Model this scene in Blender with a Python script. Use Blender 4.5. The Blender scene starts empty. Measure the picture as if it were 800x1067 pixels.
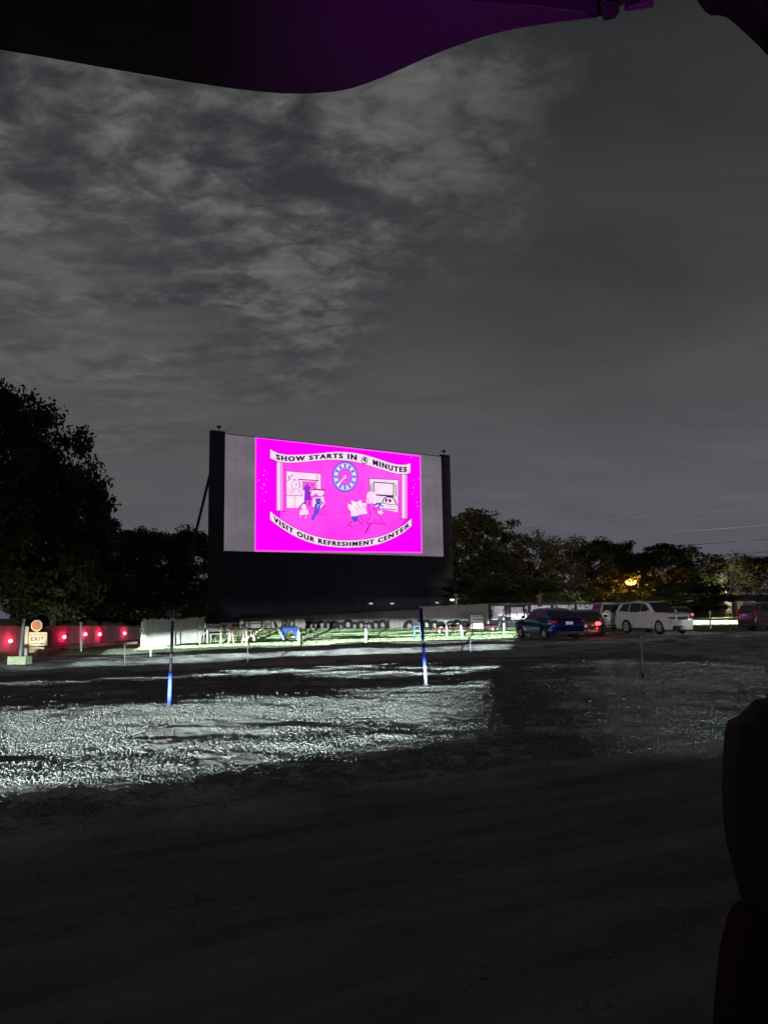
import bpy, math, random
import numpy as np
from mathutils import Vector, Matrix, Euler

scene = bpy.context.scene
COL = scene.collection
R = math.radians

# ------------------------------------------------------------------ camera
CAM = Vector((0, 0, 1.7))
PITCH, ROLL, F = R(7.36), R(0.9), 801.0
ROT = Matrix.Rotation(R(90) + PITCH, 3, 'X') @ Matrix.Rotation(-ROLL, 3, 'Z')
cam_data = bpy.data.cameras.new('camera')
cam_data.sensor_fit = 'HORIZONTAL'; cam_data.sensor_width = 36; cam_data.lens = 36 * F / 800
cam_data.clip_start = 0.02; cam_data.clip_end = 5000
cam = bpy.data.objects.new('camera', cam_data); COL.objects.link(cam)
cam.location = CAM; cam.rotation_euler = ROT.to_euler()
scene.camera = cam

# ------------------------------------------------------------------ render / exposure
scene.render.engine = 'CYCLES'
scene.cycles.use_denoising = True
scene.cycles.max_bounces = 4
scene.cycles.sample_clamp_indirect = 3
scene.cycles.sample_clamp_direct = 30
scene.view_settings.view_transform = 'Standard'
scene.view_settings.look = 'None'
scene.view_settings.gamma = 1.0
scene.view_settings.exposure = 0.0

# ------------------------------------------------------------------ night sky
world = bpy.data.worlds.new('World'); scene.world = world; world.use_nodes = True
wn, wl = world.node_tree.nodes, world.node_tree.links
wn.clear()
def N(nodes, t, **kw):
    n = nodes.new(t)
    for k, v in kw.items(): setattr(n, k, v)
    return n
def wmath(op, a, b=None, c=None, clamp=False):
    n = N(wn, 'ShaderNodeMath', operation=op); n.use_clamp = clamp
    for i, x in enumerate((a, b, c)):
        if x is None: continue
        if isinstance(x, (int, float)): n.inputs[i].default_value = x
        else: wl.new(x, n.inputs[i])
    return n.outputs[0]
def wramp(x, pts):
    n = N(wn, 'ShaderNodeValToRGB'); cr = n.color_ramp
    while len(cr.elements) < len(pts): cr.elements.new(0.5)
    for e, (p, c) in zip(cr.elements, pts):
        e.position = p; e.color = (c, c, c, 1) if isinstance(c, (int, float)) else (*c, 1)
    wl.new(x, n.inputs[0]); return n.outputs[0]
def wmix(f, a, b):
    n = N(wn, 'ShaderNodeMix', data_type='RGBA')
    for i, x in ((0, f), (6, a), (7, b)):
        if isinstance(x, (int, float)): n.inputs[i].default_value = x
        elif isinstance(x, tuple): n.inputs[i].default_value = (*x, 1)
        else: wl.new(x, n.inputs[i])
    return n.outputs[2]
tc = N(wn, 'ShaderNodeTexCoord'); sep = N(wn, 'ShaderNodeSeparateXYZ'); wl.new(tc.outputs['Generated'], sep.inputs[0])
dx, dy, dz = sep.outputs
zz = wmath('ADD', wmath('MAXIMUM', dz, 0.0), 0.16)
cmb = N(wn, 'ShaderNodeCombineXYZ')
wl.new(wmath('DIVIDE', dx, zz), cmb.inputs[0]); wl.new(wmath('DIVIDE', dy, zz), cmb.inputs[1])
def wnoise(scale, detail, rough, dist=0.0, off=(0, 0, 0), sc=(1, 1, 1)):
    mp = N(wn, 'ShaderNodeMapping'); mp.inputs['Location'].default_value = off; mp.inputs['Scale'].default_value = sc
    wl.new(cmb.outputs[0], mp.inputs[0])
    n = N(wn, 'ShaderNodeTexNoise'); n.inputs['Scale'].default_value = scale; n.inputs['Detail'].default_value = detail
    n.inputs['Roughness'].default_value = rough; n.inputs['Distortion'].default_value = dist
    wl.new(mp.outputs[0], n.inputs['Vector']); return n.outputs[0]
def wdir(px, py):
    return (ROT @ Vector((px - 400, 533.5 - py, -F))).normalized()
def wregion(px, py, inner, outer):
    d = wdir(px, py)
    n = N(wn, 'ShaderNodeVectorMath', operation='DOT_PRODUCT'); wl.new(tc.outputs['Generated'], n.inputs[0]); n.inputs[1].default_value = d
    ci, co = math.cos(R(inner)), math.cos(R(outer))
    m = N(wn, 'ShaderNodeMapRange', interpolation_type='SMOOTHSTEP'); wl.new(n.outputs['Value'], m.inputs[0])
    m.inputs[1].default_value = co; m.inputs[2].default_value = ci
    return m.outputs[0]
# thin veil, a little brighter and bluer towards the horizon glow of the town
base = wramp(dz, [(0.0, (0.114, 0.116, 0.150)), (0.14, (0.110, 0.111, 0.131)), (0.27, (0.091, 0.091, 0.096)), (0.42, (0.056, 0.057, 0.060)), (0.62, (0.027, 0.029, 0.030)), (1.0, (0.014, 0.015, 0.015))])
veil = wnoise(1.5, 6, 0.6, 0.5, (3.1, 1.7, 0), (0.75, 1.5, 1))
sky0 = wmix(wramp(veil, [(0.34, 0.0), (0.68, 1.0)]), wmix(0.24, base, (0.004, 0.005, 0.008)), wmix(0.22, base, (0.10, 0.10, 0.098)))
# broken bank of clouds on the left
big = wnoise(3.4, 10, 0.58, 0.2, (0.9, 2.6, 0))
fine = wnoise(13.0, 9, 0.62, 0.35, (5.3, 1.1, 0), (0.85, 1.2, 1))
cl = wmath('ADD', wmath('MULTIPLY', big, 0.62), wmath('MULTIPLY', fine, 0.38))
mask0 = wmath('MAXIMUM', wmath('MAXIMUM', wregion(20, 190, 0, 25), wregion(210, 150, 0, 24)), wregion(345, 125, 0, 20))
mask = wramp(wmath('ADD', mask0, wmath('MULTIPLY', wmath('SUBTRACT', big, 0.5), 1.5)), [(0.32, 0.0), (1.0, 1.0)])
cover = wramp(cl, [(0.40, 0.0), (0.56, 1.0)])
shade = wramp(fine, [(0.30, (0.054, 0.054, 0.054)), (0.70, (0.140, 0.139, 0.133))])
gap = wmix(0.62, sky0, (0.026, 0.029, 0.038))
sky1 = wmix(mask, sky0, wmix(cover, gap, shade))
clear = wregion(240, 290, 2, 13)
sky1 = wmix(wmath('MULTIPLY', clear, wmath('MULTIPLY', wmath('SUBTRACT', 1.0, cover), 0.5)), sky1, (0.032, 0.034, 0.044))
# low streaky bank above the trees
low = wnoise(3.6, 9, 0.62, 0.3, (8.0, 4.0, 0), (0.5, 2.2, 1))
lmask = wmath('MULTIPLY', wregion(110, 425, 2, 15), wramp(low, [(0.38, 0.0), (0.60, 1.0)]))
sky2 = wmix(wmath('MULTIPLY', lmask, 0.8), sky1, (0.096, 0.095, 0.093))
# upper right darkened like a lens vignette
dk = wregion(650, 190, 4, 20)
sky3 = wmix(wmath('MULTIPLY', dk, 0.30), sky2, (0.016, 0.018, 0.020))
nish = N(wn, 'ShaderNodeTexSky', sky_type='NISHITA'); nish.sun_disc = False
nish.sun_elevation = R(2); nish.sun_rotation = R(200)
bg1 = N(wn, 'ShaderNodeBackground'); bg1.inputs[1].default_value = 0.0006; wl.new(nish.outputs[0], bg1.inputs[0])
bg2 = N(wn, 'ShaderNodeBackground'); bg2.inputs[1].default_value = 1.0; wl.new(sky3, bg2.inputs[0])
addw = N(wn, 'ShaderNodeAddShader'); wl.new(bg1.outputs[0], addw.inputs[0]); wl.new(bg2.outputs[0], addw.inputs[1])
wo = N(wn, 'ShaderNodeOutputWorld'); wl.new(addw.outputs[0], wo.inputs[0])

# ------------------------------------------------------------------ helpers: picture rays and terrain
def ray(px, py): return ROT @ Vector((px - 400, 533.5 - py, -F))
def at(px, py, Y):
    d = ray(px, py); return CAM + d * (Y / d.y)

SN, CS = math.sin(R(27)), math.cos(R(27))
_pv = np.array([-200, -60, -16, -10, -7, -3.6, -2.6, -0.2, 4, 7, 9.0, 14.6, 16.6, 18.4, 20.5, 24, 28.2, 31.5, 34.5, 60, 100, 3000], float)
_pz = np.array([0.1, 0.1, 0.05, 0.03, 0.06, 0.586, 0.586, 0.12, 0.05, 0.03, 0.10, 0.325, 0.20, 0.27, 0.10, 0.0, 0.27, 0.13, 0.23, 0.20, 0.1, 0.0], float)  # the unseen crest behind the camera is shaped to shade the near lane
_tv = np.arange(-200, 3000, 0.1); _tz = np.interp(_tv, _pv, _pz)
_k = np.exp(-0.5 * (np.arange(-40, 41) / 9.0) ** 2); _k /= _k.sum()
_tz = np.convolve(np.pad(_tz, 40, mode='edge'), _k, mode='valid')
_rs = np.random.RandomState(5)
_wv = [( _rs.uniform(0.5, 1.9), _rs.uniform(-0.38, 0.38) + 1.57, _rs.uniform(0, 6.28)) for _ in range(7)] + [(_rs.uniform(0.4, 1.2), _rs.uniform(0, 6.28), _rs.uniform(0, 6.28)) for _ in range(5)]
def hz(x, y):
    x = np.asarray(x, float); y = np.asarray(y, float)
    v = -SN * x + CS * y; u = CS * x + SN * y
    # the rows bend a little towards the left end
    vv = v + 0.04 * np.clip(-u - 1.0, 0, 8) ** 1.2
    z = np.interp(vv, _tv, _tz)
    n = np.zeros_like(z)
    for k, a, p in _wv: n += np.sin(k * (np.cos(a) * u + np.sin(a) * v) + p)
    amp = np.clip((v - 6) / 5, 0.3, 1) * np.clip((60 - v) / 30, 0.15, 1)
    return z + n * 0.0125 * amp
def gz(x, y): return float(hz(x, y))
def hit(px, py):
    d = ray(px, py)
    t = (CAM.z - 0.15) / max(1e-6, -d.z)
    for _ in range(40):
        p = CAM + d * t
        z = gz(p.x, p.y)
        t = 0.5 * t + 0.5 * (CAM.z - z) / max(1e-6, -d.z)
    p = CAM + d * t
    return Vector((p.x, p.y, gz(p.x, p.y)))
def down(px, py, Y):
    p = at(px, py, Y); return Vector((p.x, p.y, gz(p.x, p.y)))

# ------------------------------------------------------------------ helpers: materials
MATS = {}
def mat(name, col, col2=None, rough=0.7, metal=0.0, scale=6.0, bump=0.0, bscale=40.0, coat=0.0, spec=0.5, stretch=(1, 1, 1)):
    if name in MATS: return MATS[name]
    m = bpy.data.materials.new(name); m.use_nodes = True; MATS[name] = m
    n, l = m.node_tree.nodes, m.node_tree.links
    b = n['Principled BSDF']; b.inputs['Roughness'].default_value = rough; b.inputs['Metallic'].default_value = metal
    b.inputs['Coat Weight'].default_value = coat; b.inputs['Coat Roughness'].default_value = 0.05
    b.inputs['Specular IOR Level'].default_value = spec
    col2 = col2 or tuple(c * 0.72 for c in col)
    tcn = N(n, 'ShaderNodeTexCoord'); mp = N(n, 'ShaderNodeMapping'); mp.inputs['Scale'].default_value = stretch
    l.new(tcn.outputs['Object'], mp.inputs[0])
    t = N(n, 'ShaderNodeTexNoise'); t.inputs['Scale'].default_value = scale; t.inputs['Detail'].default_value = 5; l.new(mp.outputs[0], t.inputs['Vector'])
    r = N(n, 'ShaderNodeValToRGB'); r.color_ramp.elements[0].position = 0.32; r.color_ramp.elements[1].position = 0.7
    r.color_ramp.elements[0].color = (*col2, 1); r.color_ramp.elements[1].color = (*col, 1)
    l.new(t.outputs[0], r.inputs[0]); l.new(r.outputs[0], b.inputs['Base Color'])
    if bump > 0:
        t2 = N(n, 'ShaderNodeTexNoise'); t2.inputs['Scale'].default_value = bscale; t2.inputs['Detail'].default_value = 4; l.new(mp.outputs[0], t2.inputs['Vector'])
        bp = N(n, 'ShaderNodeBump'); bp.inputs['Strength'].default_value = bump; bp.inputs['Distance'].default_value = 0.02
        l.new(t2.outputs[0], bp.inputs['Height']); l.new(bp.outputs[0], b.inputs['Normal'])
    return m
def emit(name, col, strength, col2=None, scale=1.0, pos=(0.35, 0.7)):
    if name in MATS: return MATS[name]
    m = bpy.data.materials.new(name); m.use_nodes = True; MATS[name] = m
    n, l = m.node_tree.nodes, m.node_tree.links; n.clear()
    e = N(n, 'ShaderNodeEmission'); e.inputs[1].default_value = strength; e.inputs[0].default_value = (*col, 1)
    if col2:
        tcn = N(n, 'ShaderNodeTexCoord'); t = N(n, 'ShaderNodeTexNoise'); t.inputs['Scale'].default_value = scale; t.inputs['Detail'].default_value = 6
        l.new(tcn.outputs['Object'], t.inputs['Vector'])
        r = N(n, 'ShaderNodeValToRGB'); r.color_ramp.elements[0].position, r.color_ramp.elements[1].position = pos
        r.color_ramp.elements[0].color = (*col, 1); r.color_ramp.elements[1].color = (*col2, 1)
        l.new(t.outputs[0], r.inputs[0]); l.new(r.outputs[0], e.inputs[0])
    o = N(n, 'ShaderNodeOutputMaterial'); l.new(e.outputs[0], o.inputs[0])
    return m

# ------------------------------------------------------------------ helpers: meshes and things
class MB:
    def __init__(s): s.v = []; s.f = []
    def add(s, verts, faces):
        o = len(s.v); s.v += [tuple(p) for p in verts]; s.f += [tuple(i + o for i in f) for f in faces]; return s
    def box(s, c, d, rot=None):
        cx, cy, cz = c; hx, hy, hz_ = d[0] / 2, d[1] / 2, d[2] / 2
        P = [Vector((a * hx, b * hy, e * hz_)) for a in (-1, 1) for b in (-1, 1) for e in (-1, 1)]
        if rot is not None: P = [rot @ p for p in P]
        P = [p + Vector(c) for p in P]
        return s.add(P, [(0, 1, 3, 2), (4, 6, 7, 5), (0, 4, 5, 1), (2, 3, 7, 6), (0, 2, 6, 4), (1, 5, 7, 3)])
    def tube(s, p, q, r, r2=None, n=8, cap=True):
        p, q = Vector(p), Vector(q); r2 = r if r2 is None else r2
        d = (q - p).normalized(); a = d.orthogonal().normalized(); b = d.cross(a)
        V = []
        for c, rr in ((p, r), (q, r2)):
            for i in range(n):
                t = 2 * math.pi * i / n; V.append(c + (a * math.cos(t) + b * math.sin(t)) * rr)
        Fc = [(i, (i + 1) % n, n + (i + 1) % n, n + i) for i in range(n)]
        if cap: Fc += [tuple(range(n - 1, -1, -1)), tuple(range(n, 2 * n))]
        return s.add(V, Fc)
    def path(s, pts, r, n=8):
        for a, b in zip(pts, pts[1:]): s.tube(a, b, r, n=n)
        return s
    def ball(s, c, rad, n=10, m=6):
        rx, ry, rz = (rad, rad, rad) if isinstance(rad, (int, float)) else rad
        V = [(c[0], c[1], c[2] - rz)]
        for j in range(1, m):
            ph = math.pi * j / m - math.pi / 2
            for i in range(n):
                t = 2 * math.pi * i / n
                V.append((c[0] + rx * math.cos(ph) * math.cos(t), c[1] + ry * math.cos(ph) * math.sin(t), c[2] + rz * math.sin(ph)))
        V.append((c[0], c[1], c[2] + rz)); L = len(V) - 1
        Fc = [(0, 1 + (i + 1) % n, 1 + i) for i in range(n)]
        for j in range(m - 2):
            for i in range(n):
                a = 1 + j * n + i; b = 1 + j * n + (i + 1) % n; Fc.append((a, b, b + n, a + n))
        o = 1 + (m - 2) * n
        Fc += [(o + i, o + (i + 1) % n, L) for i in range(n)]
        return s.add(V, Fc)
    def torus(s, c, axis, R1, r, n=20, m=8, flat=1.0):
        ax = Vector(axis).normalized(); a = ax.orthogonal().normalized(); b = ax.cross(a); c = Vector(c)
        V = []
        for i in range(n):
            t = 2 * math.pi * i / n; e = a * math.cos(t) + b * math.sin(t)
            for j in range(m):
                p = 2 * math.pi * j / m
                V.append(c + e * (R1 + r * math.cos(p)) + ax * (r * math.sin(p) * flat))
        Fc = [(i * m + j, ((i + 1) % n) * m + j, ((i + 1) % n) * m + (j + 1) % m, i * m + (j + 1) % m) for i in range(n) for j in range(m)]
        return s.add(V, Fc)
    def poly_prism(s, pts, off):
        n = len(pts); off = Vector(off)
        V = [Vector(p) for p in pts] + [Vector(p) + off for p in pts]
        return s.add(V, [tuple(range(n - 1, -1, -1)), tuple(range(n, 2 * n))] + [(i, (i + 1) % n, n + (i + 1) % n, n + i) for i in range(n)])
    def build(s, name, m, parent=None, smooth=False, loc=None):
        me = bpy.data.meshes.new(name); me.from_pydata(s.v, [], s.f); me.materials.append(m)
        if smooth: me.polygons.foreach_set('use_smooth', [True] * len(me.polygons))
        me.update()
        o = bpy.data.objects.new(name, me); COL.objects.link(o)
        if parent is not None: o.parent = parent
        if loc is not None: o.location = loc
        return o
def tag(o, label=None, cat=None, group=None, kind=None):
    if label: o['label'] = label
    if cat: o['category'] = cat
    if group: o['group'] = group
    if kind: o['kind'] = kind
    return o
def thing(name, label, cat, loc=(0, 0, 0), rz=0.0, group=None):
    o = bpy.data.objects.new(name, None); COL.objects.link(o); o.location = loc; o.rotation_euler = (0, 0, rz)
    o.empty_display_size = 0.3
    return tag(o, label, cat, group)
def copy_tree(o, parent=None):
    c = o.copy(); COL.objects.link(c)
    if parent is not None: c.parent = parent
    for ch in list(o.children): copy_tree(ch, c)
    return c
def lamp(name, kind, loc, power, col=(1, 1, 1), rad=0.05, parent=None, aim=None, size=None, blend=0.15):
    d = bpy.data.lights.new(name, kind); d.energy = power; d.color = col
    if kind in ('POINT', 'SPOT'): d.shadow_soft_size = rad
    if kind == 'SPOT': d.spot_size = size; d.spot_blend = blend
    o = bpy.data.objects.new(name, d); COL.objects.link(o); o.location = loc
    if aim is not None: o.rotation_euler = (Vector(aim) - Vector(loc)).to_track_quat('-Z', 'Y').to_euler()
    if parent is not None: o.parent = parent
    return o

# ------------------------------------------------------------------ unseen car headlights and added lamps, in slit boxes made to shape the beams
def unseen_lamp(loc, aim_az, half, power, top, label, col=(0.86, 1.0, 0.96), bot=25, rad=0.005):
    """unseen lamp in an added box whose front plate has one wide slot, so the beam ends level on top"""
    x, y, z = loc; a = R(aim_az)
    h = thing('unseen_lamp', label, 'unseen_lamp', (x, y, z), -a)
    d = 0.50; w = d * math.tan(R(half)); tp = d * math.tan(R(top)); b = d * math.tan(R(bot))
    m = MB(); W = w + 0.25
    m.box((0, d, tp + 0.2), (2 * W, 0.01, 0.4))
    m.box((0, d, -b - 0.15), (2 * W, 0.01, 0.3))
    m.box((-(w + 0.125), d, (tp - b) / 2), (0.25, 0.01, tp + b))
    m.box((w + 0.125, d, (tp - b) / 2), (0.25, 0.01, tp + b))
    m.box((-W - 0.01, 0.2, 0.0), (0.02, 0.7, 1.0)); m.box((W + 0.01, 0.2, 0.0), (0.02, 0.7, 1.0))
    m.box((0, 0.2, 0.51), (2 * W, 0.7, 0.02)); m.box((0, -0.16, 0.0), (2 * W, 0.02, 1.0))
    m.build('housing', mat('black plastic', (0.02, 0.02, 0.02)), h)
    lamp('lamp', 'SPOT', (0, 0, 0), power, col, rad, h, (0, 1, -0.02), R(150), 0.3)
    return h
LX, LY = -1.35, -10.0
CY = (0.82, 1.0, 0.97)
unseen_lamp((LX, LY, 0.72), -20.9, 27.2, 165000, -0.25, 'unseen added slit box shaping the headlight beam on the gravel humps', CY, rad=0.020)
unseen_lamp((LX - 1.4, LY - 0.3, 0.72), -0.6, 11.2, 1500000, 0.04, 'unseen added slit box narrowing a headlight beam onto the grass', CY, bot=0.80, rad=0.002)
unseen_lamp((LX + 1.6, LY - 0.5, 0.86), 21, 13.5, 19000, -0.2, 'unseen added slit box shaping a dimmer beam towards the parked cars', rad=0.02)
unseen_lamp((LX + 3.2, LY - 1.2, 0.72), 15, 17, 45000, 1.4, 'unseen slit lamp added to brighten the parked cars and mural fence', bot=0.75, col=(1.0, 0.95, 0.98), rad=0.002)  # added for the parked cars and the mural panels
unseen_lamp((25, -5, 3.3), -5.2, 4.6, 80000, 10, 'unseen slit lamp added to brighten the trees beyond the cars', bot=-0.6, col=(1.0, 0.88, 0.76), rad=0.004)  # added to warm up the right-hand trees
unseen_lamp((27, -5, 3.3), 8, 10, 170000, 10, 'unseen slit lamp added to brighten the power lines above the trees', bot=-4.3, col=(1.0, 0.95, 0.9), rad=0.003)  # added so the cables show pale against the sky

# ================================================================== SETTING: ground
def vnoise(x, y, seed):
    xi = np.floor(x).astype(np.int64); yi = np.floor(y).astype(np.int64); fx = x - xi; fy = y - yi
    fx = fx * fx * (3 - 2 * fx); fy = fy * fy * (3 - 2 * fy)
    def h(a, b):
        n = (a * 374761393 + b * 668265263 + seed * 1442695041) & 0x7fffffff
        n = ((n ^ (n >> 13)) * 1274126177) & 0x7fffffff
        return ((n ^ (n >> 16)) & 0xffff) / 65535.0
    return (h(xi, yi) * (1 - fx) + h(xi + 1, yi) * fx) * (1 - fy) + (h(xi, yi + 1) * (1 - fx) + h(xi + 1, yi + 1) * fx) * fy
def build_ground():
    rs = [0.5]
    while rs[-1] < 900:
        r = rs[-1]; rs.append(r + (0.07 if r < 6 else max(0.034, 0.00042 * r * r)))
    rs = np.array(rs)
    az = np.concatenate([np.linspace(-180, -31, 50, endpoint=False), np.linspace(-31, 31, 830, endpoint=False), np.linspace(31, 180, 50, endpoint=False)])
    A = np.radians(az); nr, na = len(rs), len(A)
    X = rs[:, None] * np.sin(A)[None]; Y = rs[:, None] * np.cos(A)[None]
    Z = hz(X, Y)
    V = -SN * X + CS * Y
    g = np.clip((V - 6.4) / 1.2, 0, 1) * np.clip((36 - V) / 4, 0, 1)
    st = np.abs(vnoise(X / 0.11, Y / 0.11, 1) - 0.5) * 2
    st2 = vnoise(X / 0.05, Y / 0.05, 2)
    clump = vnoise(X / 0.9, Y / 0.45, 3)
    Z += g * (vnoise(X / 0.16 + 0.3 * st2, Y / 0.16, 1) * 0.022 + vnoise(X / 0.075, Y / 0.075, 12) * 0.012 + st2 * 0.010 - 0.022) * (0.45 + 1.0 * clump) + g * ((vnoise(X / 1.1, Y / 0.5, 14) - 0.5) * 0.026 + (vnoise(X / 0.4, Y / 0.28, 15) - 0.5) * 0.026) + (1 - g) * vnoise(X / 0.12, Y / 0.12, 4) * 0.008 * np.clip((40 - V) / 10, 0, 1)
    # wheel ruts in the lane in front of the camera
    Vw = V + 0.25 * np.sin((CS * X + SN * Y) * 0.35)
    for c in (3.0, 4.7, 6.2): Z -= 0.025 * np.exp(-((Vw - c) / 0.16) ** 2)
    co = np.stack([X, Y, Z], -1).reshape(-1, 3)
    co = np.concatenate([co, [[0, 0, gz(0, 0)]]])
    i = np.arange(nr - 1)[:, None] * na; j = np.arange(na)[None]; jn = (np.arange(na) + 1)[None] % na
    q = np.stack([i + j, i + na + j, i + na + jn, i + jn], -1).reshape(-1, 4)
    faces = q.reshape(-1)
    tri = np.stack([np.full(na, nr * na), np.arange(na), (np.arange(na) + 1) % na], -1)
    me = bpy.data.meshes.new('ground'); nq, nt = len(q), len(tri)
    me.vertices.add(len(co)); me.vertices.foreach_set('co', co.reshape(-1))
    me.loops.add(nq * 4 + nt * 3); me.loops.foreach_set('vertex_index', np.concatenate([faces, tri.reshape(-1)]))
    me.polygons.add(nq + nt)
    me.polygons.foreach_set('loop_start', np.concatenate([np.arange(nq) * 4, nq * 4 + np.arange(nt) * 3]))
    me.update(calc_edges=True); me.validate()
    # material: packed dirt lane, gravel humps, soil under the grass
    m = bpy.data.materials.new('gravel ground'); m.use_nodes = True; n, l = m.node_tree.nodes, m.node_tree.links
    b = n['Principled BSDF']; b.inputs['Roughness'].default_value = 0.95; b.inputs['Specular IOR Level'].default_value = 0.15
    geo = N(n, 'ShaderNodeNewGeometry')
    dot = N(n, 'ShaderNodeVectorMath', operation='DOT_PRODUCT'); dot.inputs[1].default_value = (-SN, CS, 0); l.new(geo.outputs['Position'], dot.inputs[0])
    wob = N(n, 'ShaderNodeTexNoise'); wob.inputs['Scale'].default_value = 0.6; wob.inputs['Detail'].default_value = 4; l.new(geo.outputs['Position'], wob.inputs['Vector'])
    vv = N(n, 'ShaderNodeMath', operation='MULTIPLY_ADD'); l.new(wob.outputs[0], vv.inputs[0]); vv.inputs[1].default_value = 2.0; l.new(dot.outputs['Value'], vv.inputs[2])
    mr = N(n, 'ShaderNodeMapRange'); mr.inputs[1].default_value = 7.0; mr.inputs[2].default_value = 8.6; l.new(vv.outputs[0], mr.inputs[0])
    mg = N(n, 'ShaderNodeMapRange'); mg.inputs[1].default_value = 33; mg.inputs[2].default_value = 34.5; l.new(vv.outputs[0], mg.inputs[0])
    vo = N(n, 'ShaderNodeTexVoronoi'); vo.inputs['Scale'].default_value = 14; l.new(geo.outputs['Position'], vo.inputs['Vector'])
    rg = N(n, 'ShaderNodeValToRGB'); l.new(vo.outputs['Color'], rg.inputs[0])
    rg.color_ramp.elements[0].color = (0.27, 0.27, 0.26, 1); rg.color_ramp.elements[1].color = (0.52, 0.52, 0.50, 1)
    nz = N(n, 'ShaderNodeTexNoise'); nz.inputs['Scale'].default_value = 1.3; nz.inputs['Detail'].default_value = 9; nz.inputs['Roughness'].default_value = 0.7
    mpn = N(n, 'ShaderNodeMapping'); mpn.vector_type = 'TEXTURE'; mpn.inputs['Rotation'].default_value = (0, 0, R(27)); mpn.inputs['Scale'].default_value = (3.2, 0.62, 1); l.new(geo.outputs['Position'], mpn.inputs[0]); l.new(mpn.outputs[0], nz.inputs['Vector'])
    rd = N(n, 'ShaderNodeValToRGB'); l.new(nz.outputs[0], rd.inputs[0]); rd.color_ramp.elements[0].position = 0.3; rd.color_ramp.elements[1].position = 0.72
    rd.color_ramp.elements[0].color = (0.085, 0.070, 0.074, 1); rd.color_ramp.elements[1].color = (0.26, 0.222, 0.23, 1)
    def mix(f, a, bb):
        k = N(n, 'ShaderNodeMix', data_type='RGBA'); l.new(f, k.inputs[0])
        l.new(a, k.inputs[6])
        if isinstance(bb, tuple): k.inputs[7].default_value = (*bb, 1)
        else: l.new(bb, k.inputs[7])
        return k.outputs[2]
    # stony patches mixed with bare dirt
    pt = N(n, 'ShaderNodeTexNoise'); pt.inputs['Scale'].default_value = 0.8; pt.inputs['Detail'].default_value = 6; l.new(geo.outputs['Position'], pt.inputs['Vector'])
    pr = N(n, 'ShaderNodeMapRange'); pr.inputs[1].default_value = 0.36; pr.inputs[2].default_value = 0.52; l.new(pt.outputs[0], pr.inputs[0])
    gm = N(n, 'ShaderNodeMath', operation='MULTIPLY'); l.new(mr.outputs[0], gm.inputs[0]); l.new(pr.outputs[0], gm.inputs[1])
    c1 = mix(gm.outputs[0], rd.outputs[0], rg.outputs[0])
    c2 = mix(mg.outputs[0], c1, (0.15, 0.19, 0.09))
    l.new(c2, b.inputs['Base Color'])
    bp = N(n, 'ShaderNodeBump'); bp.inputs['Strength'].default_value = 0.8; bp.inputs['Distance'].default_value = 0.03
    v2 = N(n, 'ShaderNodeTexNoise'); v2.inputs['Scale'].default_value = 20; v2.inputs['Detail'].default_value = 6; v2.inputs['Roughness'].default_value = 0.7; l.new(geo.outputs['Position'], v2.inputs['Vector'])
    l.new(v2.outputs[0], bp.inputs['Height']); l.new(bp.outputs[0], b.inputs['Normal'])
    me.materials.append(m)
    o = bpy.data.objects.new('ground', me); COL.objects.link(o); o['kind'] = 'structure'
build_ground()

# ------------------------------------------------------------------ grass (nobody could count it)
def blades(name, pts, h, w, m, seed, lean=0.35):
    rs = np.random.RandomState(seed); n = len(pts)
    a = rs.uniform(0, 6.283, n); hh = h * rs.uniform(0.5, 1.3, n); ww = w * rs.uniform(0.6, 1.2, n)
    zb = hz(pts[:, 0], pts[:, 1])
    d = np.stack([np.cos(a), np.sin(a), 0 * a], 1); b = np.stack([pts[:, 0], pts[:, 1], zb - 0.01], 1)
    la = rs.uniform(0, 6.283, n); lv = np.stack([np.cos(la), np.sin(la), 0 * la], 1) * (hh * lean)[:, None]
    t = b + lv; t[:, 2] += hh
    co = np.stack([b - d * ww[:, None], b + d * ww[:, None], t], 1).reshape(-1, 3)
    me = bpy.data.meshes.new(name); me.vertices.add(3 * n); me.vertices.foreach_set('co', co.reshape(-1))
    me.loops.add(3 * n); me.loops.foreach_set('vertex_index', np.arange(3 * n)); me.polygons.add(n)
    me.polygons.foreach_set('loop_start', np.arange(n) * 3); me.update(calc_edges=True)
    me.materials.append(m); o = bpy.data.objects.new(name, me); COL.objects.link(o); return o
rs = np.random.RandomState(11)
gx = rs.uniform(-18, 13, 420000); gy = rs.uniform(26, 74, 420000)
gv = -SN * gx + CS * gy
sel = (gv > 33.2 + 1.2 * vnoise(gx / 1.5, gy / 1.5, 9)) & (np.abs(gx) < 0.52 * gy) & (gx > -11.0 - 0.13 * (gy - 36)) & (rs.rand(420000) < np.clip(1.25 - gy / 90, 0.25, 1))
g1 = np.stack([gx[sel], gy[sel]], 1)
gx = rs.uniform(20, 48, 90000); gy = rs.uniform(58, 98, 90000)
g2 = np.stack([gx, gy], 1)[(gx < 0.53 * gy) & (gx > 0.36 * gy)]
grass = blades('grass', np.concatenate([g1, g2]), 0.055, 0.014, mat('grass blades', (0.27, 0.35, 0.19), (0.20, 0.27, 0.13), 0.8, scale=0.5), 3)
tag(grass, 'pale green mown grass lit by headlights in front of the fence', 'grass', kind='stuff')
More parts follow.
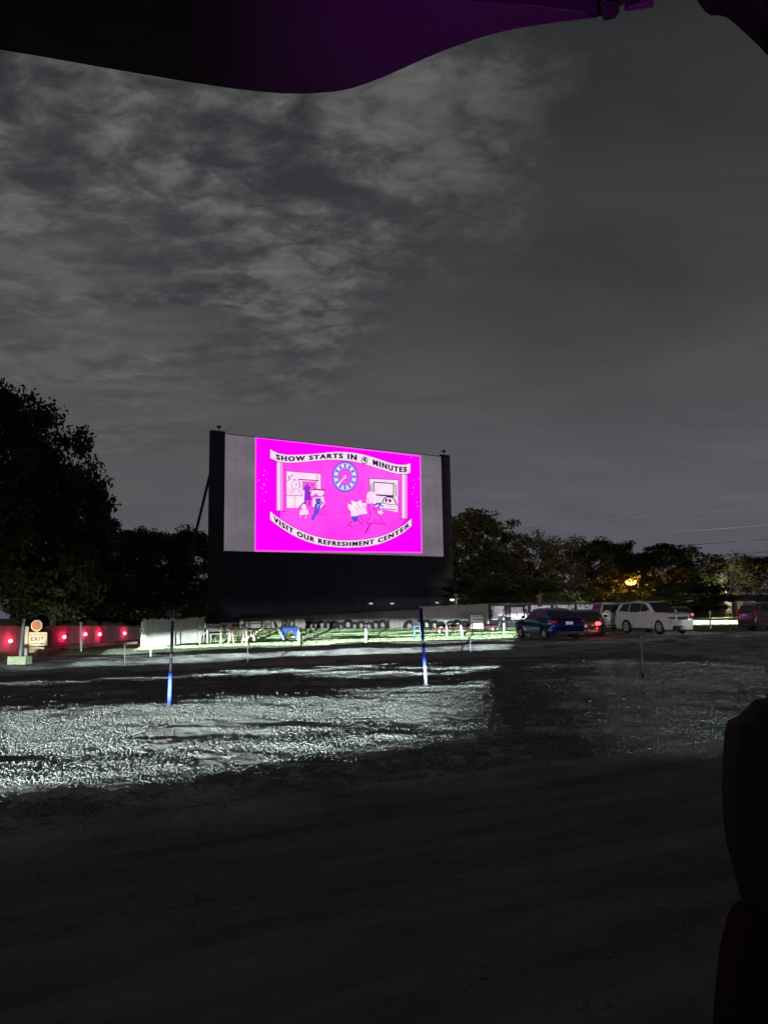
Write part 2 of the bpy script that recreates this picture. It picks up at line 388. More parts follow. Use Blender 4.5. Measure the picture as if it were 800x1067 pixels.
# loose stones on the humps and a few in the lane
def stones(name, label, pts, size, m, seed):
    rs = np.random.RandomState(seed); n = len(pts)
    base = np.array([[1, 0, 0], [-1, 0, 0], [0, 1, 0], [0, -1, 0], [0, 0, 1], [0, 0, -1]], float)
    tri = np.array([[0, 2, 4], [2, 1, 4], [1, 3, 4], [3, 0, 4], [2, 0, 5], [1, 2, 5], [3, 1, 5], [0, 3, 5]])
    sz = size * np.clip(np.exp(rs.normal(0, 0.4, n)), 0.4, 1.8); a = rs.uniform(0, 6.283, n)
    co = base[None] * rs.uniform(0.6, 1.3, (n, 6, 1)) + rs.normal(0, 0.22, (n, 6, 3)); co[:, :, 2] *= 0.72; co *= sz[:, None, None]
    c_, s_ = np.cos(a)[:, None], np.sin(a)[:, None]
    x = co[:, :, 0] * c_ - co[:, :, 1] * s_; y = co[:, :, 0] * s_ + co[:, :, 1] * c_
    P0, P1 = pts[:, 0], pts[:, 1]; gg = np.clip((-SN * P0 + CS * P1 - 6.4) / 1.2, 0, 1)
    z = co[:, :, 2] + (hz(P0, P1) + sz * 0.30 + gg * ((vnoise(P0 / 1.1, P1 / 0.5, 14) - 0.5) * 0.026 + (vnoise(P0 / 0.4, P1 / 0.28, 15) - 0.5) * 0.026))[:, None]
    co = np.stack([x + pts[:, :1], y + pts[:, 1:2], z], -1).reshape(-1, 3)
    f = (tri[None] + (np.arange(n) * 6)[:, None, None]).reshape(-1)
    me = bpy.data.meshes.new(name); me.vertices.add(len(co)); me.vertices.foreach_set('co', co.reshape(-1)); me.loops.add(len(f)); me.loops.foreach_set('vertex_index', f)
    me.polygons.add(n * 8); me.polygons.foreach_set('loop_start', np.arange(n * 8) * 3); me.update(calc_edges=True); me.materials.append(m)
    o = bpy.data.objects.new(name, me); COL.objects.link(o); tag(o, label, 'gravel', kind='stuff')
rs = np.random.RandomState(31)
sx = rs.uniform(-13, 9, 800000); sy = rs.uniform(6, 27, 800000); sv = -SN * sx + CS * sy
dens = vnoise(sx / 0.9, sy / 0.5, 41) * 0.8 + vnoise(sx / 0.25, sy / 0.25, 42) * 0.5
sel = (sv > 6.9) & (sv < 24) & (np.abs(sx) < 0.56 * sy) & (dens > 0.36 + 0.3 * rs.rand(800000)) & (rs.rand(800000) < np.clip(1.5 - sy / 22, 0.3, 1))
stonem = mat('gravel stones', (0.30, 0.30, 0.29), (0.15, 0.15, 0.145), 0.95, scale=9, spec=0.2)
stones('gravel', 'loose pale gravel stones covering the near humps', np.stack([sx[sel], sy[sel]], 1), 0.0115, stonem, 7)
sx = rs.uniform(-5, 5, 14000); sy = rs.uniform(2.2, 10, 14000); sv = -SN * sx + CS * sy
sel = (sv < 8.6) & (np.abs(sx) < 0.56 * sy) & (vnoise(sx / 0.8, sy / 0.4, 51) * 0.7 + 0.5 * vnoise(sx / 0.2, sy / 0.2, 52) > 0.62)
stones('gravel', 'sparse small stones lying on the dark lane', np.stack([sx[sel], sy[sel]], 1), 0.009, mat('lane stones', (0.27, 0.245, 0.25), (0.15, 0.135, 0.14), 0.95, scale=9, spec=0.2), 8)
# dry weeds on the near hump
wx = rs.uniform(-6, 1.2, 9000); wy = rs.uniform(8, 16, 9000)
wv = -SN * wx + CS * wy
ws = (wv > 9.2) & (wv < 13.5) & (vnoise(wx / 0.8, wy / 0.5, 21) > 0.70) & (vnoise(wx / 2.5, wy / 1.5, 22) > 0.52)
weeds = blades('dry_weeds', np.stack([wx[ws], wy[ws]], 1), 0.065, 0.004, mat('straw', (0.24, 0.235, 0.17), (0.13, 0.13, 0.09), 0.9, scale=3), 4, 0.9)
tag(weeds, 'thin straw coloured weeds among the gravel of the near hump', 'weeds', kind='stuff')

# ================================================================== the screen tower
DL, DR = 80.0, 94.0
PL, PR = at(234, 500, DL), at(461, 500, DR)
AX = Vector((PR.x - PL.x, PR.y - PL.y, 0)).normalized(); NRM = Vector((AX.y, -AX.x, 0))     # NRM points to the audience
O3 = Vector((PL.x, PL.y, 0))
def onscreen(px, py, off=0.0):
    d = ray(px, py); t = (O3 - CAM).dot(NRM) / d.dot(NRM); return CAM + d * t + NRM * off
def sxy(px, py):
    p = onscreen(px, py) - O3; return p.dot(AX), p.z
def S(a, z, off=0.0): return O3 + AX * a + Vector((0, 0, z)) + NRM * off
WS = sxy(461, 530)[0]; ZB = 0.5 * (sxy(234, 574)[1] + sxy(461, 580)[1]); ZT = 0.5 * (sxy(234, 452)[1] + sxy(461, 476)[1])
XL, XR = sxy(219, 500)[0], sxy(470, 530)[0]; ZTOP = ZT + 0.28
tower = thing('movie_screen', 'huge drive-in movie screen on a black wall showing a magenta intermission picture', 'movie screen', S(WS / 2, 0), math.atan2(AX.y, AX.x))
INV = Matrix.Translation(tower.location) @ Euler(tower.rotation_euler).to_matrix().to_4x4()
INV = INV.inverted()
def L(p): return INV @ Vector(p)
def sbox(a0, a1, z0, z1, o0, o1):
    P = [L(S(a, z, o)) for a in (a0, a1) for o in (o0, o1) for z in (z0, z1)]
    return P, [(0, 1, 3, 2), (4, 6, 7, 5), (0, 4, 5, 1), (2, 3, 7, 6), (0, 2, 6, 4), (1, 5, 7, 3)]
blackwall = mat('black tower paint', (0.030, 0.024, 0.050), (0.022, 0.018, 0.036), 0.8, scale=0.6)
m = MB(); m.add(*sbox(XL, XR, -0.6, ZB, -0.5, 0)); m.build('base_wall', blackwall, tower)
m = MB(); m.add(*sbox(XL, 0, ZB, ZTOP, -0.5, 0.03)); m.add(*sbox(WS, XR, ZB, ZTOP, -0.5, 0.03)); m.add(*sbox(0, WS, ZT, ZT + 0.06, -0.5, 0.03)); m.build('frame', blackwall, tower)
m = MB()
for a in np.arange(XL + 1.2, XR, 1.22): m.add(*sbox(a, a + 0.05, -0.5, ZB - 0.1, 0, 0.025))
m.build('wall_batten', blackwall, tower)
m = MB(); m.add(*sbox(0, WS, ZB, ZT, -0.45, -0.05))
white = emit('screen white with spill glow', (0.125, 0.112, 0.135), 1.0, (0.20, 0.17, 0.205), 0.22)  # emission stands in for projector spill on the bare screen and seams
ws_ = m.build('white_surface', white, tower)
m = MB()
for a in np.arange(1.22, WS, 1.22): m.add(*sbox(a, a + 0.03, ZB, ZT, -0.05, -0.045))
for z in (ZB + 2.44, ZB + 4.88, ZB + 7.32, ZB + 9.76): m.add(*sbox(0, WS, z, z + 0.03, -0.05, -0.044))
m.build('panel_seam', emit('seam', (0.10, 0.09, 0.11), 1.0), ws_)
# back braces on the left
m = MB()
steel = mat('dark steel', (0.05, 0.05, 0.055), rough=0.6)
b0 = S(XL + 0.3, 17.0, -0.5); 
foot = S(XL - 1.6, 0.0, -8.0)
m.tube(L(b0), L(foot), 0.16, n=8)
mid = b0.lerp(foot, 0.52); m.tube(L(mid), L(S(XL + 0.3, mid.z + 0.4, -0.5)), 0.08); m.tube(L(mid), L(S(XL + 0.3, mid.z - 3.5, -0.5)), 0.07)
m.build('brace', steel, tower)
for i, a in enumerate((XL + 1.0, XR - 0.6)):
    m = MB(); m.box(L(S(a, ZTOP + 0.55, -0.4)), (0.4, 0.35, 0.22)); m.tube(L(S(a, ZTOP - 0.1, -0.4)), L(S(a, ZTOP + 0.5, -0.4)), 0.035)
    m.build('camera_box', steel, tower)
for px, py in ((386, 629), (408, 629), (455, 628)):
    c = onscreen(px, py, 0.12); m = MB(); m.box(L(c), (0.42, 0.14, 0.16))
    m.build('base_lamp', emit('base lamp glow', (0.9, 0.9, 1.0), 0.55), tower)

# ------------------------------------------------------------------ the projected picture (it emits: it is the lit screen)
SC = 800 / 185.0
def Q(u, v): return 260 + u / SC, 450 + v / SC
layer = [0]
def PU(u, v, off): return L(onscreen(*Q(u, v), off))
def fill(name, uv, m, parent, off):
    b = MB(); n = len(uv); b.add([PU(u, v, off) for u, v in uv], [tuple(range(n))]); return b.build(name, m, parent)
def ell(cx, cy, rx, ry, n=28, a0=0, a1=360): return [(cx + rx * math.cos(R(a0 + (a1 - a0) * i / n)), cy + ry * math.sin(R(a0 + (a1 - a0) * i / n))) for i in range(n if a1 - a0 >= 360 else n + 1)]
class Strokes:
    def __init__(s, off): s.b = MB(); s.off = off
    def line(s, uv, w, close=False):
        if close: uv = list(uv) + [uv[0]]
        for (a, b), (c, d) in zip(uv, uv[1:]):
            dx_, dy_ = c - a, d - b; q = math.hypot(dx_, dy_) or 1; nx, ny = -dy_ / q * w / 2, dx_ / q * w / 2
            ex, ey = dx_ / q * w / 2, dy_ / q * w / 2
            s.b.add([PU(a + nx - ex, b + ny - ey, s.off), PU(c + nx + ex, d + ny + ey, s.off), PU(c - nx + ex, d - ny + ey, s.off), PU(a - nx - ex, b - ny - ey, s.off)], [(0, 1, 2, 3)])
    def poly(s, uv): s.b.add([PU(u, v, s.off) for u, v in uv], [tuple(range(len(uv)))])
    def build(s, name, m, parent): return s.b.build(name, m, parent)
MAG = emit('projected magenta', (0.80, 0.0, 1.0), 1.15, (1.0, 0.0, 0.86), 0.16, (0.36, 0.62))
PNK = emit('projected pink', (1.0, 0.028, 0.80), 1.1, (1.0, 0.10, 0.84), 0.14, (0.3, 0.7))
LIL = emit('projected lilac pillar', (1.0, 0.26, 0.94), 1.0)
PAL = emit('projected pale banner', (0.95, 0.72, 0.95), 1.0, (0.95, 0.80, 0.93), 0.3)
WHT = emit('projected white', (1.0, 0.62, 0.93), 1.0, (1.0, 0.90, 0.98), 0.9)
INK = emit('projected ink', (0.045, 0.003, 0.055), 1.0)
BLU = emit('projected blue', (0.10, 0.09, 0.62), 1.0)
LBL = emit('projected pale blue', (0.55, 0.42, 0.95), 1.0)
RED = emit('projected red purple', (0.45, 0.0, 0.30), 1.0)
DST = emit('projected film dust', (1.0, 0.16, 0.98), 1.0)
EDG = emit('projected edge', (0.9, 0.12, 0.75), 1.0)
rect = [(25, 20), (772, 105), (780, 548), (22, 540)]
pic = fill('projected_picture', rect, EDG, tower, -0.035)
fill('border_field', [(31, 27), (766, 111), (773, 541), (28, 533)], MAG, pic, -0.028)
tT = [(92, 75), (110, 86), (130, 95), (165, 101), (200, 102), (250, 100), (300, 97), (350, 91), (400, 88), (435, 89), (470, 92), (505, 99), (540, 108), (570, 117), (600, 127), (635, 139), (665, 146), (700, 147), (725, 140)]
tB = [(92, 118), (110, 128), (130, 135), (165, 140), (200, 140), (250, 136), (300, 131), (350, 127), (400, 127), (435, 130), (470, 135), (505, 143), (540, 153), (570, 163), (600, 172), (635, 183), (665, 190), (700, 192), (725, 185)]
bT = [(92, 355), (120, 379), (150, 400), (185, 422), (220, 440), (260, 457), (300, 470), (350, 481), (400, 487), (450, 488), (500, 485), (540, 480), (580, 472), (615, 461), (650, 445), (675, 431), (700, 415), (730, 388)]
bB = [(92, 396), (120, 419), (150, 440), (185, 462), (220, 480), (260, 496), (300, 508), (350, 517), (400, 522), (450, 523), (500, 521), (540, 516), (580, 508), (615, 496), (650, 480), (675, 467), (700, 451), (730, 425)]
fill('scene_field', [(140, 132)] + tB[4:-2] + [(702, 190), (700, 400)] + bT[::-1][2:-1] + [(140, 385)], PNK, pic, -0.020)
def band(name, T, B, off):
    b = MB(); n = len(T)
    b.add([PU(u, v, off) for u, v in T] + [PU(u, v, off) for u, v in B], [(i, i + 1, n + i + 1, n + i) for i in range(n - 1)])
    o = b.build(name, PAL, pic)
    return o
# pillars
for x0, x1, y0, y1 in ((120, 153, 128, 356), (682, 712, 186, 392)):
    fill('pillar', [(x0, y0), (x1, y0 + 4), (x1, y1), (x0, y1)], LIL, pic, -0.012)
    fill('pillar_highlight', [(x0 + 7, y0), (x0 + 17, y0 + 2), (x0 + 17, y1 - 4), (x0 + 7, y1 - 4)], PAL, pic, -0.010)
s = Strokes(-0.008)
for x0, x1, y0, y1 in ((120, 153, 128, 356), (682, 712, 186, 392)):
    s.line([(x0, y0), (x0, y1)], 2.2); s.line([(x1, y0 + 4), (x1, y1)], 2.6); s.line([(x0 - 6, y1), (x1 + 14 if x0 < 300 else x1 + 4, y1 + 2)], 3)
s.build('pillar_outline', RED, pic)
band('banner', tT, tB, -0.006); band('banner', bT, bB, -0.006)
s = Strokes(-0.003)
for c in (tT, tB, bT, bB): s.line(c, 2.6)
s.line([tT[0], tB[0]], 2.2); s.line([tT[-1], tB[-1]], 2.2); s.line([bT[0], bB[0]], 2.2); s.line([bT[-1], bB[-1]], 2.2)
s.line([tB[0], (122, 141)], 2); s.line([tB[-1], (714, 196)], 2)
s.build('banner_edging', RED, pic)
def text_mesh(body, bold=0.035, spacing=1.28):
    cu = bpy.data.curves.new('lettering', 'FONT'); cu.body = body; cu.offset = bold; cu.space_character = spacing; cu.resolution_u = 3
    o = bpy.data.objects.new('lettering', cu); COL.objects.link(o)
    bpy.context.view_layer.update()
    me = bpy.data.meshes.new_from_object(o.evaluated_get(bpy.context.evaluated_depsgraph_get()))
    V = [tuple(v.co) for v in me.vertices]; Fc = [tuple(p.vertices) for p in me.polygons]
    bpy.data.objects.remove(o); bpy.data.curves.remove(cu); bpy.data.meshes.remove(me)
    return V, Fc
def interp(C, u): 
    xs = [p[0] for p in C]; ys = [p[1] for p in C]; return float(np.interp(u, xs, ys))
def lettering(body, u0, u1, T, B, f0, f1, name='lettering'):
    V, Fc = text_mesh(body); xs = [p[0] for p in V]; x0, x1 = min(xs), max(xs); H = 0.73
    P = []; nv = len(V); V = [(x + e, y, 0) for e in (-0.035, 0.035) for x, y, _ in V]; Fc = Fc + [tuple(i + nv for i in f) for f in Fc]
    for x, y, _ in V:
        u = u0 + (u1 - u0) * (x - x0) / (x1 - x0); t, b = interp(T, u), interp(B, u); f = f0 + (f1 - f0) * y / H
        P.append(PU(u, b + (t - b) * f, -0.001))
    mb = MB(); mb.add(P, Fc); return mb.build(name, INK, pic)
lettering('SHOW STARTS IN', 120, 482, tT, tB, 0.24, 0.80); lettering('MINUTES', 556, 708, tT, tB, 0.24, 0.78)
lettering('VISIT OUR REFRESHMENT CENTER', 108, 720, bT, bB, 0.24, 0.80)
lettering('4', 511, 524, tT, tB, 0.27, 0.72)
s = Strokes(0.0); s.line(ell(518, 128, 13, 15, 20), 3.4, True); s.build('number_ring', INK, pic)
# clock
cx, cy = 430, 202
fill('clock_rim', ell(cx, cy, 58, 70, 40), BLU, pic, -0.012); fill('clock_ring', ell(cx, cy, 53, 64, 40), LBL, pic, -0.009); fill('clock_centre', ell(cx, cy, 30, 37, 32), BLU, pic, -0.006)
fill('clock_disc', ell(cx, cy, 27, 33, 32), PNK, pic, -0.004)
s = Strokes(-0.004)
for k in range(12):
    a = R(30 * k); s.line([(cx + 36 * math.cos(a), cy + 44 * math.sin(a)), (cx + 46 * math.cos(a), cy + 55 * math.sin(a))], 6)
s.build('clock_numeral', BLU, pic)
s = Strokes(-0.002)
for k in range(12):
    a = R(30 * k + 15); s.poly(ell(cx + 42 * math.cos(a), cy + 51 * math.sin(a), 6, 7, 10))
s.line([(cx, cy), (400, 238)], 6); s.poly(ell(cx, cy, 7, 8, 14)); s.build('clock_print', WHT, pic)
s = Strokes(0.0); s.poly(ell(cx, cy, 2.6, 3, 10)); s.line(ell(cx, cy, 12, 15, 20), 1.6, True); s.build('clock_pin', RED, pic)
# refreshment counter on the left
fill('counter_window', [(165, 176), (322, 188), (322, 262), (262, 300), (218, 345), (165, 345)], WHT, pic, -0.014)
s = Strokes(-0.005); s.line([(165, 176), (322, 188), (322, 262)], 2.6); s.line([(165, 176), (165, 345), (218, 345), (262, 300)], 2.6)
s.line([(222, 214), (310, 220)], 5); s.line([(222, 214), (228, 250)], 2.4); s.line([(165, 285), (240, 288)], 2.4); s.line([(203, 288), (203, 345)], 1.4); s.line([(305, 192), (305, 262)], 2)
s.line([(240, 222), (240, 262), (300, 262)], 2); s.line([(168, 222), (184, 212)], 3)
for u, v in ((180, 200), (202, 215), (178, 208), (210, 236), (192, 196), (262, 234), (282, 238), (272, 250)): s.poly(ell(u, v, 3.5, 4, 8))
s.line(ell(207, 240, 18, 20, 16), 1.6, True); s.line([(196, 262), (186, 286)], 1.8); s.line([(222, 262), (236, 286)], 1.8)
s.build('counter_drawing', RED, pic)
fill('counter_wall', [(240, 222), (300, 224), (300, 262), (262, 268), (240, 262)], EDG, pic, -0.012)
# generic family at the counter: pink shadow figure, child, man in blue
s = Strokes(-0.004)
s.poly(ell(258, 255, 13, 16, 14)); s.poly([(248, 268), (272, 266), (280, 305), (246, 310)]); s.line([(276, 272), (266, 300)], 6)
s.line([(252, 308), (250, 335)], 7); s.line([(268, 308), (270, 330)], 7); s.build('shadow_figure', emit('projected violet', (0.33, 0.03, 0.62), 1.0), pic)
s = Strokes(-0.003); s.poly(ell(318, 272, 18, 16, 14)); s.poly([(286, 298), (332, 290), (340, 322), (318, 345), (282, 335)]); s.poly(ell(245, 338, 12, 13, 14)); s.poly([(228, 352), (262, 350), (268, 372), (224, 375)]); s.line([(234, 374), (228, 386)], 3); s.line([(256, 374), (252, 388)], 3)
s.build('family_figure', WHT, pic)
s = Strokes(-0.001); s.poly([(296, 300), (322, 298), (318, 316), (328, 330), (300, 326)]); s.line([(300, 330), (296, 368), (284, 392)], 12); s.line([(314, 335), (306, 366)], 10); s.line([(332, 322), (312, 306)], 5); s.build('family_clothes', BLU, pic)
s = Strokes(0.0); s.line([(292, 258), (340, 262)], 6); s.line(ell(318, 275, 19, 17, 14, 0, 180), 2); s.line([(340, 322), (330, 345), (346, 330)], 2); s.line(ell(245, 336, 13, 13, 14, 180, 360), 4); s.line([(226, 352), (222, 376), (268, 374)], 1.6); s.line([(328, 350), (322, 378)], 2)
s.build('family_outline', RED, pic)
# the drive-in scene on the right: screen, parked car
fill('screen_window', [(540, 210), (670, 216), (670, 362), (600, 348), (560, 330), (540, 290)], PAL, pic, -0.014)
fill('little_screen', [(560, 226), (650, 233), (648, 288), (560, 284)], WHT, pic, -0.011)
fill('little_car', [(598, 318), (606, 300), (622, 292), (645, 296), (658, 315), (660, 350), (600, 346)], WHT, pic, -0.009)
s = Strokes(-0.004); s.line([(540, 290), (540, 210), (670, 216), (670, 362)], 2.4)
s.line([(560, 226), (650, 233), (648, 288), (560, 284)], 4, True); s.line([(550, 232), (550, 280)], 3); s.line([(660, 238), (660, 290)], 3); s.line([(544, 240), (544, 284)], 2.4)
s.line([(574, 284), (648, 290)], 6); s.line([(598, 318), (606, 300), (622, 292), (645, 296), (658, 315)], 4.5); s.line([(600, 322), (658, 330)], 2.4); s.line([(600, 346), (660, 352)], 3)
s.poly([(612, 302), (620, 300), (620, 314), (610, 316)]); s.poly([(626, 304), (634, 302), (640, 316), (628, 316)]); s.line([(656, 318), (666, 330)], 4); s.build('drive_in_drawing', INK, pic)
# two running figures
s = Strokes(-0.003)
s.poly([(442, 345), (440, 322), (462, 330), (458, 308), (482, 318), (500, 305), (508, 322), (528, 320), (524, 345), (530, 368), (498, 372), (480, 380), (455, 378), (456, 358)])
s.poly(ell(548, 290, 22, 24, 16)); s.poly(ell(540, 310, 14, 14, 12)); s.poly(ell(590, 362, 13, 10, 12)); s.build('runner_figure', WHT, pic)
s = Strokes(-0.001); s.poly([(458, 385), (490, 378), (488, 400), (470, 408)]); s.line([(562, 328), (590, 322), (580, 340)], 7); s.line([(574, 320), (600, 336)], 5); s.build('runner_clothes', BLU, pic)
s = Strokes(0.0)
s.line([(533, 300), (540, 345), (545, 380), (526, 412), (606, 416), (580, 372), (556, 345)], 2.4); s.line([(545, 412), (530, 440), (522, 456)], 5); s.line([(606, 416), (612, 425)], 3); s.line([(556, 345), (600, 358), (606, 372)], 2)
s.line([(462, 402), (446, 420), (462, 428)], 3); s.line([(488, 398), (504, 414), (514, 402), (500, 385)], 2.4); s.line([(470, 338), (490, 352)], 2); s.line([(480, 322), (500, 345)], 1.6); s.line(ell(548, 290, 23, 25, 14, 150, 300), 1.6); s.line([(440, 322), (445, 350), (455, 376)], 1.8)
s.line([(510, 330), (524, 342)], 2); s.line([(556, 396), (598, 398)], 1.6); s.line([(552, 412), (560, 400), (570, 412), (580, 402), (592, 414)], 1.6)
s.line([(222, 384), (440, 362)], 1.2); s.line([(530, 366), (690, 372)], 1.2)
s.build('runner_outline', RED, pic)
# specks of dust on the film
rr = random.Random(8); s = Strokes(-0.02)
for _ in range(34):
    u = rr.choice([rr.gauss(62, 18), rr.gauss(738, 14)]); v = rr.gauss(235, 52)
    if 36 < u < 90 or 726 < u < 762: s.poly(ell(u, v, rr.uniform(1.2, 4.2), rr.uniform(1.2, 4.6), 7))
s.build('dust_print', DST, pic)

# ================================================================== fences
boardm = mat('weathered boards', (0.13, 0.105, 0.10), (0.07, 0.055, 0.055), 0.9, scale=1.4, stretch=(6, 6, 0.5))
greym = mat('grey boards', (0.36, 0.35, 0.33), (0.22, 0.21, 0.20), 0.9, scale=1.4, stretch=(6, 6, 0.5))
darkb = mat('dark boards', (0.10, 0.08, 0.078), (0.055, 0.045, 0.045), 0.9, scale=1.4, stretch=(6, 6, 0.5))
def board_fence(name, label, P, Qp, h0, h1, m, seed, bw=0.15, post_every=2.4, posts=True, ragged=0.03, pz=0.0):
    rr = random.Random(seed); P, Qp = Vector(P), Vector(Qp); d = (Qp - P); d.z = 0; Ln = d.length; d.normalize(); nrm = Vector((d.y, -d.x, 0))
    if nrm.dot(CAM - P) < 0: nrm = -nrm
    t = thing(name, label, 'fence', (P.x, P.y, gz(P.x, P.y)))
    o = Vector(t.location); b = MB(); x = 0.0
    while x < Ln - 0.02:
        w = min(bw * rr.uniform(0.9, 1.08), Ln - x); f = x / Ln; c = P + d * (x + w / 2); z0 = gz(c.x, c.y) + 0.03 - pz; h = h0 + (h1 - h0) * f + rr.uniform(-ragged, ragged)
        off = nrm * 0.0
        a = [c - d * (w / 2 - 0.008) + off, c + d * (w / 2 - 0.008) + off]
        q = [a[0], a[1], a[1] - nrm * 0.02, a[0] - nrm * 0.02]
        b.poly_prism([Vector((p.x, p.y, z0)) - o for p in q], (0, 0, h)); x += w
    b.build('board_panel', m, t)
    r_ = MB()
    for zf in (0.25, 0.8):
        a, e = P - nrm * 0.05, Qp - nrm * 0.05
        r_.tube(Vector((a.x, a.y, gz(a.x, a.y) + h0 * zf)) - o, Vector((e.x, e.y, gz(e.x, e.y) + h1 * zf)) - o, 0.045, n=4)
    r_.build('rail', m, t)
    if posts:
        k = int(Ln / post_every)
        for i in range(k + 1):
            c = P + d * (Ln * i / max(1, k)) - nrm * 0.07; f = i / max(1, k)
            MB().box(Vector((c.x, c.y, gz(c.x, c.y) + (h0 + (h1 - h0) * f + 0.06) / 2)) - o, (0.09, 0.09, h0 + (h1 - h0) * f + 0.1)).build('post', m, t)
    return t
def htop(px, py, p): # height that puts the top of something at p on pixel row py
    return at(px, py, p.y).z - p.z
p0, p1 = hit(151, 677), hit(213, 668)
board_fence('board_fence', 'grey ragged board fence beside the grass, its lower half lit white', p0, p1, htop(151, 647, p0), htop(213, 644, p1), greym, 1, 0.14, 2.0, ragged=0.05)
# the long fence before the screen, in two heights
fA, fB, fC = down(213, 655, 84), down(438, 650, 68), down(509, 650, 61)
board_fence('board_fence', 'long brown board fence running below the movie screen', fA, fB, htop(213, 646.5, fA), htop(438, 635.5, fB), boardm, 2, 0.15, 2.4, False)
board_fence('board_fence', 'taller greyish board fence between blue pole and mural fence', fB + Vector((0.15, -0.1, 0)), fC, htop(439, 632.5, fB), htop(509, 629.5, fC), greym, 3, 0.15, 2.4, False)
# dark fence with red lamps at far left
dA, dB, dC = hit(-40, 684), hit(66, 674.5), hit(147, 667.5)
board_fence('board_fence', 'dark board fence glowing red from lamps beside the exit sign', dA, dB, htop(-40, 652, dA), htop(66, 653, dB), darkb, 4, 0.16, 2.2, True)
board_fence('board_fence', 'dark board fence with red lamps next to the grey ragged fence', dB, dC, htop(66, 653, dB), htop(147, 653, dC), darkb, 5, 0.16, 2.2, True)
# green-dark fence beyond the white car
eA, eB = down(712, 640, 96), down(830, 640, 104)
board_fence('board_fence', 'dark picket fence beyond the lit grass at the right', eA, eB, htop(712, 628, eA), htop(830, 625, eB), darkb, 6, 0.14, 2.6, True)

# kerb strip beside the red lamps
m = MB(); a, b = hit(62, 678), hit(142, 671)
m.tube(a + Vector((0, 0, 0.05)), b + Vector((0, 0, 0.05)), 0.07, n=6)
tag(m.build('kerb_log', mat('pale timber', (0.09, 0.085, 0.08))), 'pale timber kerb lying along the dark red-lit fence', 'kerb')

# ------------------------------------------------------------------ red lamps on the dark fence
def on_line(px, A, B):
    """point of the fence line A-B seen at column px"""
    d = ray(px, 660); n = Vector((-(B - A).y, (B - A).x, 0)); t = (A - CAM).dot(n) / d.dot(n); return CAM + d * t
for px, py, A, B, near in ((11, 668, dA, dB, 'leftmost, before the exit sign'), (67, 664, dB, dC, 'just right of the exit sign'), (89, 661, dB, dC, 'right beside the pale post'), (104, 661, dB, dC, 'in the middle of the fence'), (130, 660, dB, dC, 'nearest the grey ragged fence')):
    c = on_line(px, A, B); q = at(px, py, c.y - 0.34)
    g = gz(q.x, q.y); t = thing('red_lamp', 'red glowing lamp on dark fence, ' + near, 'lamp', (q.x, q.y, g), 0, 'red lamps along the dark fence')
    hh = q.z - g
    MB().tube((0, 0, 0), (0, 0, hh - 0.03), 0.018).build('stake', steel, t)
    MB().box((0, 0.0, hh - 0.06), (0.09, 0.06, 0.05)).build('socket', steel, t)
    MB().ball((0, 0, hh), 0.085).build('lens', emit('red lens', (1.0, 0.22, 0.33), 9.0), t, True)
    lamp('bulb', 'POINT', (0, 0.21, hh + 0.02), 62, (1.0, 0.012, 0.08), 0.05, t)

# ------------------------------------------------------------------ mural fence
mA, mB = down(508, 648, 62), down(652, 648, 74)
d = (mB - mA); d.z = 0; Ln = d.length; d.normalize(); nrm = Vector((d.y, -d.x, 0))
mf = thing('mural_fence', 'black framed fence hung with white painted mural panels behind the cars', 'fence', (mA.x, mA.y, gz(mA.x, mA.y)))
o0 = Vector(mf.location)
blk = mat('black frame paint', (0.012, 0.012, 0.014), rough=0.6)
def mp(px, py): 
    r_ = ray(px, py); t = (mA - CAM).dot(nrm) / r_.dot(nrm); return CAM + r_ * t
def mural_mat(i):
    m = bpy.data.materials.new('mural paint'); m.use_nodes = True; n, l = m.node_tree.nodes, m.node_tree.links; b = n['Principled BSDF']; b.inputs['Roughness'].default_value = 0.6
    tcn = N(n, 'ShaderNodeTexCoord'); mpn = N(n, 'ShaderNodeMapping'); mpn.inputs['Location'].default_value = (i * 3.7, i * 1.3, i * 2.1); l.new(tcn.outputs['Object'], mpn.inputs[0])
    t = N(n, 'ShaderNodeTexNoise'); t.inputs['Scale'].default_value = 1.25; t.inputs['Detail'].default_value = 3; t.inputs['Distortion'].default_value = 1.4; l.new(mpn.outputs[0], t.inputs['Vector'])
    r = N(n, 'ShaderNodeValToRGB'); cr = r.color_ramp
    for _ in range(3): cr.elements.new(0.5)
    cols = [(0.36, 0.03, 0.03, 0.06), (0.41, 0.25, 0.24, 0.34), (0.45, 0.75, 0.73, 0.78), (0.64, 0.8, 0.78, 0.8), (0.70, 0.3, 0.29, 0.36)]
    for e, c in zip(cr.elements, cols): e.position = c[0]; e.color = (*c[1:], 1)
    l.new(t.outputs[0], r.inputs[0]); l.new(r.outputs[0], b.inputs['Base Color']); return m
zt = mp(508, 628.5).z - o0.z; Wt = Ln
m = MB(); P2 = [mA + d * 0 - o0, mA + d * Ln - o0, mA + d * Ln - nrm * 0.08 - o0, mA - nrm * 0.08 - o0]
m.poly_prism([Vector((p.x, p.y, -0.1)) for p in P2], (0, 0, zt + 0.1)); m.build('backing', blk, mf)
for i, (x0, x1, yt) in enumerate(((511, 526, 631.5), (532, 549, 631.2), (553, 573, 630.8), (576.5, 597.5, 630.4), (601, 624, 630), (627.5, 649, 629.6))):
    c = [mp(x0, yt), mp(x1, yt), mp(x1, 646), mp(x0, 646)]
    MB().poly_prism([q + nrm * 0.02 - o0 for q in c], nrm * 0.03).build('mural_panel', mural_mat(i), mf)
q = down(584, 655, 60); t = thing('added_mural_light', 'small floodlight added on the ground to brighten the mural fence', 'floodlight', q)  # added light for the mural panels, hidden behind the sedan
